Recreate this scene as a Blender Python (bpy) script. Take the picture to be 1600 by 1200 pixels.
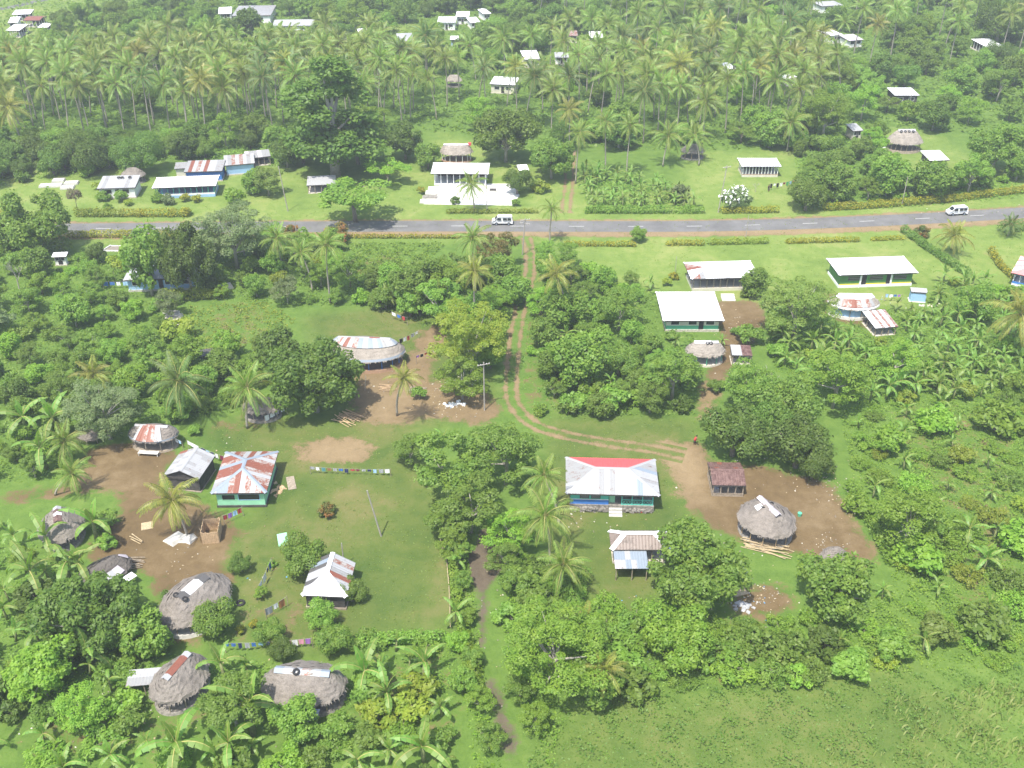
import bpy, math, random
import numpy as np
from mathutils import Vector, Matrix

sc = bpy.context.scene
for o in list(bpy.data.objects):
    bpy.data.objects.remove(o)
COL = sc.collection
RND = random.Random(7)
NR = np.random.default_rng(11)

# ------------------------------------------------------------------ camera, sky, sun, exposure
CAM_H, FPX, PITCH = 96.0, 1600.0, math.atan(1030 / 1600.0)
cam_d = bpy.data.cameras.new("camera")
cam_d.sensor_width = 36.0
cam_d.lens = 36.0 * FPX / 1600.0
cam_d.clip_start, cam_d.clip_end = 0.5, 6000
cam = bpy.data.objects.new("camera", cam_d)
cam.location = (0, 0, CAM_H)
cam.rotation_euler = (math.pi / 2 - PITCH, 0, 0)
COL.objects.link(cam)
sc.camera = cam

SUN = Vector((-0.22, -0.36, 0.905)).normalized()          # towards the sun: high, behind the camera, a little left
sun_el = math.asin(SUN.z)
sun_az = math.atan2(SUN.x, SUN.y)
world = bpy.data.worlds.new("World")
sc.world = world
world.use_nodes = True
wn = world.node_tree
wn.nodes.clear()
w_out = wn.nodes.new("ShaderNodeOutputWorld")
w_bg = wn.nodes.new("ShaderNodeBackground")
w_sky = wn.nodes.new("ShaderNodeTexSky")
w_sky.sky_type = 'NISHITA'
w_sky.sun_disc = False
w_sky.sun_elevation = sun_el
w_sky.sun_rotation = sun_az
w_sky.dust_density = 2.0
w_bg.inputs[1].default_value = 0.15
wn.links.new(w_sky.outputs[0], w_bg.inputs[0])
wn.links.new(w_bg.outputs[0], w_out.inputs[0])
sun_d = bpy.data.lights.new("sun", 'SUN')
sun_d.energy = 3.45
sun_d.angle = math.radians(1.2)
sun_d.color = (1.0, 0.96, 0.88)
sun = bpy.data.objects.new("sun", sun_d)
sun.rotation_euler = SUN.to_track_quat('Z', 'Y').to_euler()
sun.location = (0, 0, 300)
COL.objects.link(sun)
vs = sc.view_settings
vs.view_transform = 'Standard'
vs.look = 'None'
vs.gamma = 1.0
vs.use_curve_mapping = False
vs.exposure = 1.05
sc.render.engine = 'CYCLES'
sc.cycles.use_denoising = True
sc.cycles.max_bounces = 6
sc.cycles.diffuse_bounces = 3
sc.cycles.glossy_bounces = 2
sc.cycles.transmission_bounces = 3
sc.cycles.volume_bounces = 0
sc.cycles.use_fast_gi = False

# ------------------------------------------------------------------ photograph pixels (1600 x 1200) <-> places on the ground
SP, CP = math.sin(PITCH), math.cos(PITCH)
def gp(px, py, z=0.0):
    dx, dy = (px - 800.0) / FPX, (600.0 - py) / FPX
    d = Vector((dx, CP + dy * SP, -SP + dy * CP))
    t = (z - CAM_H) / d.z
    return Vector((d.x * t, d.y * t, z))
def to_px(x, y, z=0.0):
    zz = z - CAM_H
    dep = y * CP - zz * SP
    return 800 + FPX * x / dep, 600 - FPX * (y * SP + zz * CP) / dep
def scale_at(px, py, z=0.0):
    p = gp(px, py, z)
    return FPX / (p.y * CP - (z - CAM_H) * SP)

# ------------------------------------------------------------------ objects
def tag(o, label=None, cat=None, group=None, kind=None):
    if label: o["label"] = label
    if cat: o["category"] = cat
    if group: o["group"] = group
    if kind: o["kind"] = kind
    return o
def empty(name, loc, rz=0.0):
    o = bpy.data.objects.new(name, None)
    o.location = loc
    o.rotation_euler = (0, 0, rz)
    o.empty_display_size = 0.5
    COL.objects.link(o)
    return o
def link(name, me, parent=None, loc=None, rot=None, mat=None):
    o = bpy.data.objects.new(name, me)
    COL.objects.link(o)
    if parent: o.parent = parent
    if loc is not None: o.location = loc
    if rot is not None: o.rotation_euler = rot
    if mat is not None:
        o.material_slots[0].link = 'OBJECT'
        o.material_slots[0].material = mat
    return o

class MB:
    """collects faces of one mesh"""
    def __init__(s): s.v, s.f, s.m = [], [], []
    def poly(s, pts, mi=0):
        n = len(s.v); s.v += [tuple(p) for p in pts]; s.f.append(tuple(range(n, n + len(pts)))); s.m.append(mi)
    def box(s, x0, y0, z0, x1, y1, z1, mi=0, M=None):
        n = len(s.v)
        P = [(x0,y0,z0),(x1,y0,z0),(x1,y1,z0),(x0,y1,z0),(x0,y0,z1),(x1,y0,z1),(x1,y1,z1),(x0,y1,z1)]
        s.v += [tuple(M @ Vector(p)) for p in P] if M else P
        for q in ((0,3,2,1),(4,5,6,7),(0,1,5,4),(1,2,6,5),(2,3,7,6),(3,0,4,7)):
            s.f.append(tuple(n + i for i in q)); s.m.append(mi)
        return s
    def tube(s, pts, rad, k=7, mi=0, cap=True):
        pts = [Vector(p) for p in pts]; n0 = len(s.v)
        for i, p in enumerate(pts):
            a = pts[max(i - 1, 0)]; b = pts[min(i + 1, len(pts) - 1)]
            t = (b - a).normalized() if (b - a).length > 1e-6 else Vector((0, 0, 1))
            x = t.orthogonal().normalized() if i == 0 else (x - t * x.dot(t)).normalized()
            y = t.cross(x)
            r = rad[i] if isinstance(rad, (list, tuple)) else rad
            for j in range(k):
                an = 2 * math.pi * j / k
                s.v.append(tuple(p + (x * math.cos(an) + y * math.sin(an)) * r))
        for i in range(len(pts) - 1):
            for j in range(k):
                j2 = (j + 1) % k
                s.f.append((n0+i*k+j, n0+i*k+j2, n0+(i+1)*k+j2, n0+(i+1)*k+j)); s.m.append(mi)
        if cap:
            s.f.append(tuple(n0 + j for j in reversed(range(k)))); s.m.append(mi)
            e = n0 + (len(pts) - 1) * k
            s.f.append(tuple(e + j for j in range(k))); s.m.append(mi)
        return s
    def mesh(s, name, mats, smooth=False):
        me = bpy.data.meshes.new(name)
        me.from_pydata(s.v, [], s.f)
        for m in (mats if isinstance(mats, (list, tuple)) else [mats]): me.materials.append(m)
        if any(s.m): me.polygons.foreach_set("material_index", s.m)
        if smooth: me.polygons.foreach_set("use_smooth", [True] * len(s.f))
        me.update()
        return me
    def obj(s, name, mats, parent=None, smooth=False, loc=None, rot=None):
        return link(name, s.mesh(name, mats, smooth), parent, loc, rot)

def mesh_np(name, V, Q, mats, smooth=False, mi=None):
    """V (n,3), Q (m,4) quads"""
    me = bpy.data.meshes.new(name)
    m = len(Q)
    me.vertices.add(len(V)); me.vertices.foreach_set("co", np.ascontiguousarray(V, dtype=np.float32).ravel())
    me.loops.add(m * 4); me.loops.foreach_set("vertex_index", np.ascontiguousarray(Q, dtype=np.int32).ravel())
    me.polygons.add(m)
    me.polygons.foreach_set("loop_start", np.arange(0, m * 4, 4, dtype=np.int32))
    me.polygons.foreach_set("loop_total", np.full(m, 4, dtype=np.int32))
    for k in (mats if isinstance(mats, (list, tuple)) else [mats]): me.materials.append(k)
    if mi is not None: me.polygons.foreach_set("material_index", np.asarray(mi, dtype=np.int32))
    if smooth: me.polygons.foreach_set("use_smooth", np.ones(m, dtype=bool))
    me.update(calc_edges=True)
    return me

# ------------------------------------------------------------------ materials
def new_mat(name):
    m = bpy.data.materials.new(name); m.use_nodes = True
    nt = m.node_tree; nt.nodes.clear()
    out = nt.nodes.new("ShaderNodeOutputMaterial")
    return m, nt, out
def nd(nt, t, **kw):
    n = nt.nodes.new(t)
    for k, v in kw.items(): setattr(n, k, v)
    return n
def noise(nt, co, scale, detail=4, rough=0.6, dist=0.0):
    n = nd(nt, "ShaderNodeTexNoise")
    n.inputs["Scale"].default_value = scale; n.inputs["Detail"].default_value = detail
    n.inputs["Roughness"].default_value = rough; n.inputs["Distortion"].default_value = dist
    if co is not None: nt.links.new(co, n.inputs["Vector"])
    return n.outputs["Fac"]
def ramp(nt, fac, stops, interp='LINEAR'):
    r = nd(nt, "ShaderNodeValToRGB"); r.color_ramp.interpolation = interp
    els = r.color_ramp.elements
    while len(els) < len(stops): els.new(0.5)
    for e, (p, c) in zip(els, stops):
        e.position = p; e.color = (*c, 1) if len(c) == 3 else c
    nt.links.new(fac, r.inputs[0])
    return r.outputs[0]
def mix(nt, fac, a, b, mode='MIX'):
    m = nd(nt, "ShaderNodeMix", data_type='RGBA', blend_type=mode)
    for sock, v in ((m.inputs[0], fac), (m.inputs[6], a), (m.inputs[7], b)):
        if isinstance(v, (int, float)): sock.default_value = v
        elif isinstance(v, tuple): sock.default_value = (*v, 1)
        else: nt.links.new(v, sock)
    return m.outputs[2]
def mth(nt, op, a, b=None, c=None, clamp=False):
    m = nd(nt, "ShaderNodeMath", operation=op); m.use_clamp = clamp
    for i, v in enumerate((a, b, c)):
        if v is None: continue
        if isinstance(v, (int, float)): m.inputs[i].default_value = v
        else: nt.links.new(v, m.inputs[i])
    return m.outputs[0]
def principled(nt, out, col, rough=0.8, spec=0.3, bump=None, bstr=0.3, bdist=0.05, metal=0.0):
    p = nd(nt, "ShaderNodeBsdfPrincipled")
    if isinstance(col, tuple): p.inputs["Base Color"].default_value = (*col, 1)
    else: nt.links.new(col, p.inputs["Base Color"])
    p.inputs["Roughness"].default_value = rough
    p.inputs["Specular IOR Level"].default_value = spec
    p.inputs["Metallic"].default_value = metal
    if bump is not None:
        b = nd(nt, "ShaderNodeBump"); b.inputs["Strength"].default_value = bstr; b.inputs["Distance"].default_value = bdist
        nt.links.new(bump, b.inputs["Height"]); nt.links.new(b.outputs[0], p.inputs["Normal"])
    nt.links.new(p.outputs[0], out.inputs[0])
    return p
def objco(nt): return nd(nt, "ShaderNodeTexCoord").outputs["Object"]
def worldco(nt): return nd(nt, "ShaderNodeNewGeometry").outputs["Position"]

def plain(name, c, var=0.25, scale=1.5, rough=0.8, spec=0.25, bump=0.2):
    m, nt, out = new_mat(name)
    f = noise(nt, worldco(nt), scale, 5, 0.65)
    lo = tuple(x * (1 - var) for x in c); hi = tuple(min(1, x * (1 + var)) for x in c)
    principled(nt, out, ramp(nt, f, [(0.3, lo), (0.7, hi)]), rough, spec, f, bump)
    return m
def leaf(name, a, b, gloss=0.04, trans=0.42, young=None):
    """foliage: colour differs leaf by leaf, bough by bough and plant by plant"""
    m, nt, out = new_mat(name)
    geo = nd(nt, "ShaderNodeNewGeometry"); oi = nd(nt, "ShaderNodeObjectInfo")
    col = mix(nt, geo.outputs["Random Per Island"], a, b)
    if young:
        f = noise(nt, objco(nt), 0.55, 2)
        f = mth(nt, 'ADD', f, mth(nt, 'MULTIPLY', oi.outputs["Random"], 0.3))
        f = mth(nt, 'MULTIPLY', mth(nt, 'SUBTRACT', f, 0.58), 4.0, clamp=True)
        col = mix(nt, mth(nt, 'MULTIPLY', f, 0.8), col, young)
    hs = nd(nt, "ShaderNodeHueSaturation")
    nt.links.new(col, hs.inputs["Color"])
    nt.links.new(mth(nt, 'MULTIPLY_ADD', oi.outputs["Random"], 0.036, 0.482), hs.inputs["Hue"])
    nt.links.new(mth(nt, 'MULTIPLY_ADD', oi.outputs["Random"], 0.36, 0.84), hs.inputs["Value"])
    d = nd(nt, "ShaderNodeBsdfDiffuse"); t = nd(nt, "ShaderNodeBsdfTranslucent"); g = nd(nt, "ShaderNodeBsdfGlossy")
    g.inputs["Roughness"].default_value = 0.55; g.inputs["Color"].default_value = (1, 1, 1, 1)
    nt.links.new(hs.outputs[0], d.inputs[0])
    nt.links.new(mix(nt, 1.0, hs.outputs[0], (1.5, 1.6, 0.7), 'MULTIPLY'), t.inputs[0])
    m1 = nd(nt, "ShaderNodeMixShader"); m1.inputs[0].default_value = trans
    nt.links.new(d.outputs[0], m1.inputs[1]); nt.links.new(t.outputs[0], m1.inputs[2])
    m2 = nd(nt, "ShaderNodeMixShader"); m2.inputs[0].default_value = gloss * 0.5
    nt.links.new(m1.outputs[0], m2.inputs[1]); nt.links.new(g.outputs[0], m2.inputs[2])
    nt.links.new(m2.outputs[0], out.inputs[0])
    return m
LEAF = {
    'mid':    leaf('leaf_mid',    (0.105, 0.200, 0.024), (0.180, 0.290, 0.042), young=(0.225, 0.320, 0.042)),
    'dark':   leaf('leaf_dark',   (0.074, 0.145, 0.018), (0.128, 0.212, 0.030), young=(0.155, 0.235, 0.032)),
    'bright': leaf('leaf_bright', (0.140, 0.260, 0.024), (0.205, 0.330, 0.038), young=(0.245, 0.350, 0.036)),
    'yellow': leaf('leaf_yellow', (0.180, 0.265, 0.024), (0.250, 0.320, 0.034), young=(0.310, 0.340, 0.036)),
    'olive':  leaf('leaf_olive',  (0.130, 0.205, 0.032), (0.190, 0.265, 0.048), young=(0.220, 0.270, 0.052)),
    'grey':   leaf('leaf_grey',   (0.135, 0.205, 0.065), (0.205, 0.265, 0.105), young=(0.230, 0.280, 0.130)),
    'croton': leaf('leaf_croton', (0.075, 0.160, 0.018), (0.480, 0.410, 0.022), young=(0.270, 0.250, 0.026)),
    'red':    leaf('leaf_red',    (0.090, 0.165, 0.030), (0.150, 0.170, 0.035), young=(0.420, 0.130, 0.050)),
    'rusty':  leaf('leaf_rusty',  (0.120, 0.170, 0.032), (0.235, 0.185, 0.045), young=(0.260, 0.165, 0.050)),
    'brown':  leaf('leaf_brown',  (0.110, 0.090, 0.060), (0.180, 0.145, 0.095)),
    'palm':   leaf('leaf_palm',   (0.140, 0.225, 0.028), (0.225, 0.310, 0.050), gloss=0.06, trans=0.3),
    'palmy':  leaf('leaf_palm_yellow', (0.170, 0.210, 0.030), (0.310, 0.300, 0.042), gloss=0.07, trans=0.3),
    'palmd':  leaf('leaf_palm_dark', (0.085, 0.150, 0.026), (0.140, 0.215, 0.044), gloss=0.06, trans=0.3),
    'banana': leaf('leaf_banana', (0.125, 0.240, 0.026), (0.195, 0.315, 0.045), gloss=0.07, trans=0.4),
    'weed':   leaf('leaf_weed',   (0.115, 0.220, 0.022), (0.185, 0.300, 0.036)),
    'grass':  leaf('leaf_grass',  (0.210, 0.255, 0.060), (0.330, 0.350, 0.130)),
    'flower': plain('white_blossom', (0.8, 0.8, 0.76), 0.1),
}
M = {}
M['bark'] = plain('bark', (0.22, 0.19, 0.15), 0.35, 4)
M['pale_bark'] = plain('pale_bark', (0.36, 0.33, 0.28), 0.3, 4)
M['palm_bark'] = plain('palm_bark', (0.30, 0.27, 0.22), 0.35, 5)
M['husk'] = plain('coconut_husk', (0.16, 0.13, 0.05), 0.5, 3)
M['rachis'] = plain('frond_stalk', (0.33, 0.31, 0.10), 0.2, 2)
M['stem'] = plain('banana_stem', (0.20, 0.22, 0.09), 0.4, 3)
M['white'] = plain('white_paint', (0.80, 0.80, 0.78), 0.06, 0.8, 0.55, 0.35, 0.05)
M['cream'] = plain('cream_paint', (0.62, 0.58, 0.48), 0.12, 0.8, 0.6)
M['mint'] = plain('mint_paint', (0.30, 0.62, 0.40), 0.12, 0.8, 0.6)
M['green'] = plain('green_paint', (0.10, 0.42, 0.26), 0.12, 0.8, 0.6)
M['teal'] = plain('teal_paint', (0.12, 0.52, 0.42), 0.1, 0.8, 0.6)
M['leafgreen'] = plain('leaf_green_paint', (0.085, 0.23, 0.07), 0.15, 0.8, 0.6)
M['blue'] = plain('blue_paint', (0.06, 0.20, 0.55), 0.15, 0.8, 0.6)
M['paleblue'] = plain('pale_blue_paint', (0.32, 0.50, 0.72), 0.1, 0.8, 0.6)
M['yellowp'] = plain('yellow_paint', (0.75, 0.55, 0.05), 0.1, 0.8, 0.6)
M['redp'] = plain('red_paint', (0.55, 0.05, 0.05), 0.1, 0.8, 0.6)
M['redroof'] = plain('red_roof_paint', (0.62, 0.10, 0.10), 0.06, 0.5, 0.6, 0.3, 0.05)
M['pinkroof'] = plain('faded_red_roof_paint', (0.66, 0.25, 0.23), 0.08, 0.5, 0.6)
M['timber'] = plain('weathered_timber', (0.30, 0.25, 0.19), 0.35, 3)
M['bamboo'] = plain('bamboo', (0.48, 0.34, 0.20), 0.25, 3)
M['pole'] = plain('pole_timber', (0.34, 0.31, 0.27), 0.25, 2)
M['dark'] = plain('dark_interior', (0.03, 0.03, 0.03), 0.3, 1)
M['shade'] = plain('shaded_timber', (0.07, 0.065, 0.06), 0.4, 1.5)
M['glass'] = plain('window_glass', (0.02, 0.025, 0.03), 0.2, 1, 0.15, 0.6, 0.0)
M['stone'] = plain('rubble_stone', (0.24, 0.22, 0.19), 0.5, 2.5, 0.9)
M['coral'] = plain('coral_stone', (0.50, 0.46, 0.38), 0.35, 3, 0.9)
M['concrete'] = plain('concrete', (0.52, 0.50, 0.45), 0.2, 1.2, 0.9)
M['whitestone'] = plain('white_stone', (0.72, 0.70, 0.66), 0.15, 1.5, 0.85)
M['orange'] = plain('orange_floor', (0.30, 0.19, 0.12), 0.2, 1)
M['rubber'] = plain('tyre_rubber', (0.025, 0.025, 0.025), 0.3, 3, 0.7)
M['tarp'] = plain('blue_plastic', (0.10, 0.30, 0.55), 0.2, 2, 0.5)
M['straw'] = plain('dry_palm_leaf', (0.42, 0.33, 0.20), 0.35, 4)
M['asphalt'] = plain('asphalt', (0.150, 0.147, 0.141), 0.22, 0.22, 0.9)
M['paint_mark'] = plain('road_paint', (0.62, 0.62, 0.58), 0.2, 2)
M['skin'] = plain('skin', (0.22, 0.11, 0.06), 0.05, 1, 0.6)
M['hair'] = plain('black_hair', (0.015, 0.012, 0.01), 0.1, 1)
M['line'] = plain('cord', (0.45, 0.43, 0.4), 0.1, 1)

def zinc(name, base, rust, amount, streak=(0.9, 5.0)):
    m, nt, out = new_mat(name)
    co = objco(nt); oi = nd(nt, "ShaderNodeObjectInfo")
    mp = nd(nt, "ShaderNodeMapping"); nt.links.new(co, mp.inputs[0]); mp.inputs["Scale"].default_value = (1, 1, 1)
    off = nd(nt, "ShaderNodeVectorMath", operation='ADD'); nt.links.new(co, off.inputs[0])
    cb = nd(nt, "ShaderNodeCombineXYZ")
    for i in range(3): nt.links.new(mth(nt, 'MULTIPLY', oi.outputs["Random"], 37.0 + 11 * i), cb.inputs[i])
    nt.links.new(cb.outputs[0], off.inputs[1])
    n1 = noise(nt, off.outputs[0], 1.1, 6, 0.7, 0.4)
    n2 = noise(nt, off.outputs[0], 4.5, 4, 0.7)
    f = mth(nt, 'ADD', mth(nt, 'MULTIPLY', n1, 0.62), mth(nt, 'MULTIPLY', n2, 0.38))
    k = mth(nt, 'MULTIPLY', mth(nt, 'SUBTRACT', f, 1.0 - amount), 9.0, clamp=True)
    bcol = mix(nt, n2, tuple(x * 0.86 for x in base), base)
    rcol = mix(nt, n1, tuple(x * 0.6 for x in rust), rust)
    principled(nt, out, mix(nt, k, bcol, rcol), 0.55, 0.4, n2, 0.1)
    return m
M['zinc_white'] = zinc('white_iron', (0.39, 0.39, 0.39), (0.25, 0.19, 0.16), 0.43)
M['zinc_spot'] = zinc('spotted_iron', (0.31, 0.31, 0.305), (0.20, 0.10, 0.065), 0.47)
M['zinc_rust'] = zinc('rusting_iron', (0.40, 0.37, 0.34), (0.28, 0.10, 0.06), 0.56)
M['rust'] = zinc('rusted_iron', (0.55, 0.50, 0.46), (0.27, 0.095, 0.06), 0.68)
M['rust_dark'] = zinc('dark_rusted_iron', (0.20, 0.12, 0.10), (0.11, 0.055, 0.045), 0.55)
M['zinc_blue'] = zinc('bluish_iron', (0.255, 0.30, 0.35), (0.25, 0.21, 0.19), 0.40)
M['zinc_grey'] = zinc('grey_iron', (0.40, 0.40, 0.40), (0.22, 0.18, 0.16), 0.45)
M['zinc_black'] = zinc('blackened_iron', (0.10, 0.095, 0.09), (0.20, 0.17, 0.15), 0.42)
M['zinc_lilac'] = zinc('lilac_grey_iron', (0.52, 0.47, 0.50), (0.32, 0.24, 0.22), 0.42)
M['white_new'] = plain('new_white_iron', (0.82, 0.82, 0.82), 0.03, 0.4, 0.5, 0.4, 0.03)
M['brownroof'] = zinc('brown_shingle', (0.24, 0.19, 0.16), (0.14, 0.11, 0.09), 0.5)
def thatch_mat(name, c):
    m, nt, out = new_mat(name)
    co = objco(nt)
    n1 = noise(nt, co, 0.8, 5, 0.7); n2 = noise(nt, co, 7.0, 3, 0.7)
    f = mth(nt, 'ADD', mth(nt, 'MULTIPLY', n1, 0.5), mth(nt, 'MULTIPLY', n2, 0.5))
    principled(nt, out, ramp(nt, f, [(0.3, tuple(x * 0.5 for x in c)), (0.5, c), (0.72, tuple(x * 1.5 for x in c))]), 0.95, 0.1, n2, 0.7, 0.15)
    return m
M['thatch'] = thatch_mat('thatch', (0.225, 0.198, 0.170))
M['thatch_pale'] = thatch_mat('pale_thatch', (0.30, 0.265, 0.225))
M['thatch_dark'] = thatch_mat('dark_thatch', (0.13, 0.115, 0.10))

def cloth(c):
    k = 'cloth_%d_%d_%d' % tuple(int(x * 99) for x in c)
    if k not in M: M[k] = plain(k, c, 0.08, 3)
    return M[k]
# ------------------------------------------------------------------ the ground: yards, lawns, fields
DIRT = [
 [(128,702),(200,686),(262,690),(285,716),(250,748),(262,765),(330,785),(322,800),(392,826),(372,848),(352,868),(372,905),(350,930),(330,960),(318,1006),(300,1012),(262,1000),(246,930),(222,890),(196,896),(170,872),(150,890),(122,868),(176,820),(192,795),(178,765),(130,772),(0,792),(0,765),(118,758)],
 [(553,572),(636,562),(652,520),(690,500),(702,528),(668,590),(705,600),(760,612),(792,634),(776,662),(722,664),(660,650),(636,664),(540,662),(556,620)],
 [(1000,690),(1090,682),(1112,720),(1180,724),(1296,752),(1332,790),(1376,880),(1326,898),(1250,868),(1180,856),(1108,826),(1086,800),(1062,790),(1050,740)],
 [(1098,470),(1186,466),(1202,500),(1160,560),(1132,600),(1112,660),(1084,660),(1090,610),(1110,560),(1130,520),(1110,500)],
 [(470,1128),(522,1122),(528,1162),(480,1164)], [(1130,930),(1230,905),(1240,960),(1140,972)],
 [(455,695),(510,682),(585,686),(596,702),(565,722),(498,724),(448,712)],
 [(1280,445),(1380,490),(1400,510),(1380,520),(1290,498)],
]
SEMI = [  # thin or worn grass with soil showing
 [(0,1110),(130,1090),(280,1090),(300,1200),(0,1200)], [(520,395),(640,392),(650,425),(600,446),(520,440)],
 [(330,470),(420,470),(440,520),(360,560),(290,540)], [(330,640),(460,650),(440,680),(290,690)],
 [(380,930),(520,940),(540,1010),(330,1020),(360,950)], [(1240,760),(1340,760),(1400,880),(1330,910)],
 [(800,470),(900,480),(900,640),(840,660),(790,620)], [(240,1080),(420,1080),(440,1160),(240,1140)],
 [(540,1020),(720,1000),(740,1200),(540,1200)], [(1380,620),(1600,640),(1600,1000),(1480,960)],
 [(1040,930),(1240,960),(1220,1080),(980,1060)], [(1022,385),(1042,385),(1040,452),(1026,452)], [(1180,292),(1200,288),(1238,332),(1222,334)], [(1520,392),(1560,392),(1556,450),(1530,440)], [(1205,378),(1222,378),(1226,400),(1214,400)],
]
SOIL = [[(766,800),(775,830),(778,875),(768,910),(770,930),(762,960),(762,1000),(766,1050),(790,1110),(818,1200),(796,1200),(774,1130),(754,1060),(750,990),(744,930),(738,880),(752,830)]]
LUSH = [
 [(-80,250),(150,262),(250,285),(350,258),(420,262),(480,268),(500,288),(565,276),(655,258),(690,205),(760,225),(820,262),(905,258),(930,300),(1060,300),(1080,238),(1245,234),(1262,300),(1350,320),(1440,290),(1360,212),(1370,200),(1450,205),(1520,250),(1650,280),(1650,420),(1560,450),(1450,440),(1440,480),(1190,480),(1010,455),(900,432),(870,380),(800,376),(400,378),(-80,384)],
 [(-60,-20),(480,-25),(60,52),(-40,70)], [(490,65),(560,62),(560,92),(490,92)], [(620,38),(700,40),(690,60),(600,62)],
 [(880,30),(960,80),(880,110)],
]
LAWN = [
 [(480,490),(620,482),(700,510),(760,560),(770,640),(700,660),(640,670),(720,860),(712,985),(640,990),(560,1000),(540,1020),(400,1010),(340,860),(400,800),(330,700),(300,670),(400,650),(520,660),(540,560),(480,520)],
 [(850,655),(1090,650),(1090,700),(1050,760),(1100,830),(1000,960),(960,960),(880,880),(860,790)],
]
def in_poly(px, py, poly):
    r = np.zeros(px.shape, bool); n = len(poly); j = n - 1
    for i in range(n):
        xi, yi = poly[i]; xj, yj = poly[j]
        if yi != yj:
            r ^= ((yi > py) != (yj > py)) & (px < (xj - xi) * (py - yi) / (yj - yi) + xi)
        j = i
    return r
def blur(a, n):
    for _ in range(n):
        b = np.pad(a, 1, mode='edge')
        a = (b[:-2,1:-1] + b[2:,1:-1] + b[1:-1,:-2] + b[1:-1,2:] + 2 * b[1:-1,1:-1]) / 6
    return a
STEP = 1.25
gx = np.concatenate([[-1500,-900,-550,-380], np.arange(-290, 290.01, STEP), [380,550,900,1500]])
gy = np.concatenate([[-1200,-600,-250,-80,0,40], np.arange(62, 520.01, STEP), [600,750,1000,1500]])
GX, GY = np.meshgrid(gx, gy)
dep = GY * CP + CAM_H * SP
safe = dep > 20
dep = np.where(safe, dep, 1e9)
PXg = 800 + FPX * GX / dep
PYg = np.where(safe, 600 - FPX * (GY * SP - CAM_H * CP) / dep, 9999)
def field(polys, soft):
    a = np.zeros(GX.shape)
    for p in polys: a = np.maximum(a, in_poly(PXg, PYg, p))
    return blur(a, soft)
F_DIRT = np.maximum(field(DIRT, 5), 0.47 * field(SEMI, 6)); F_SOIL = np.clip(field(SOIL, 3) * 1.5, 0, 1); F_LUSH = np.maximum(field(LUSH, 8),   .2 * field([[(1010,1090),(1700,1035),(1700,1240),(820,1240),(850,1140)]], 10)); F_LAWN_SHADE = np.maximum(field(LAWN, 5), .75 * field([[(1010,1090),(1420,1050),(1560,1120),(1420,1240),(820,1240),(850,1140)]], 12))  # bottom-right slope joins the lawn mask to put cloud shade into its colour
F_PALE = np.maximum(field([DIRT[6], [(1000,690),(1090,684),(1105,730),(1090,790),(1062,790),(1050,740)], [(1100,600),(1130,590),(1112,660),(1084,660)]], 5), .5 * field([DIRT[1]], 5))
def sample(Fd, x, y):
    ix = np.clip((np.asarray(x) + 290) / STEP, 0, 463).astype(int) + 4
    iy = np.clip((np.asarray(y) - 62) / STEP, 0, 365).astype(int) + 6
    return Fd[iy, ix]

def ground_material():
    m, nt, out = new_mat('ground_soil_and_grass')
    co = worldco(nt)
    att = lambda n: nd(nt, "ShaderNodeAttribute", attribute_name=n).outputs["Fac"]
    big = noise(nt, co, 0.07, 5, 0.6, 0.4); mid = noise(nt, co, 0.45, 5, 0.68, 0.3); fine = noise(nt, co, 3.5, 4, 0.7)
    wob = mth(nt, 'ADD', mth(nt, 'MULTIPLY', mid, 0.65), mth(nt, 'MULTIPLY', fine, 0.35))
    g0 = ramp(nt, wob, [(0.3, (0.060, 0.115, 0.020)), (0.52, (0.105, 0.175, 0.032)), (0.72, (0.150, 0.215, 0.046))])
    g1 = ramp(nt, mth(nt, 'ADD', mth(nt, 'MULTIPLY', big, 0.5), mth(nt, 'MULTIPLY', wob, 0.5)), [(0.36, (0.105, 0.170, 0.034)), (0.5, (0.160, 0.226, 0.050)), (0.63, (0.245, 0.272, 0.088))])
    g2 = ramp(nt, mth(nt, 'ADD', mth(nt, 'MULTIPLY', big, 0.6), mth(nt, 'MULTIPLY', wob, 0.4)), [(0.36, (0.055, 0.100, 0.020)), (0.5, (0.098, 0.132, 0.030)), (0.62, (0.160, 0.150, 0.055))])  # duller worn grass, cloud shade over the near ground mixed into its colour
    c = mix(nt, att('lush'), g0, g1)
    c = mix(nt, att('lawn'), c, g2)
    dirt = ramp(nt, mth(nt, 'ADD', mth(nt, 'MULTIPLY', big, 0.45), mth(nt, 'MULTIPLY', wob, 0.55)), [(0.32, (0.085, 0.058, 0.028)), (0.5, (0.142, 0.099, 0.048)), (0.66, (0.218, 0.161, 0.088))])
    k = mth(nt, 'MULTIPLY', mth(nt, 'SUBTRACT', mth(nt, 'ADD', att('dirt'), mth(nt, 'MULTIPLY', mth(nt, 'SUBTRACT', wob, 0.5), 2.1)), 0.45), 4.0, clamp=True)
    c = mix(nt, k, c, dirt)
    c = mix(nt, mth(nt, 'MULTIPLY', mth(nt, 'MULTIPLY', k, att('pale')), mth(nt, 'MULTIPLY_ADD', wob, 1.2, 0.1, clamp=True)), c, (0.290, 0.215, 0.120))
    soil = ramp(nt, wob, [(0.3, (0.070, 0.055, 0.038)), (0.7, (0.150, 0.120, 0.085))])
    k2 = mth(nt, 'MULTIPLY', mth(nt, 'SUBTRACT', mth(nt, 'ADD', att('soil'), mth(nt, 'MULTIPLY', mth(nt, 'SUBTRACT', wob, 0.5), 1.3)), 0.45), 5.0, clamp=True)
    c = mix(nt, k2, c, soil)
    principled(nt, out, c, 0.95, 0.1, wob, 0.6, 0.25)
    return m
M['ground'] = ground_material()
ny, nx = GX.shape
Vg = np.stack([GX, GY, np.zeros_like(GX)], -1).reshape(-1, 3)
idx = np.arange(ny * nx).reshape(ny, nx)
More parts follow.
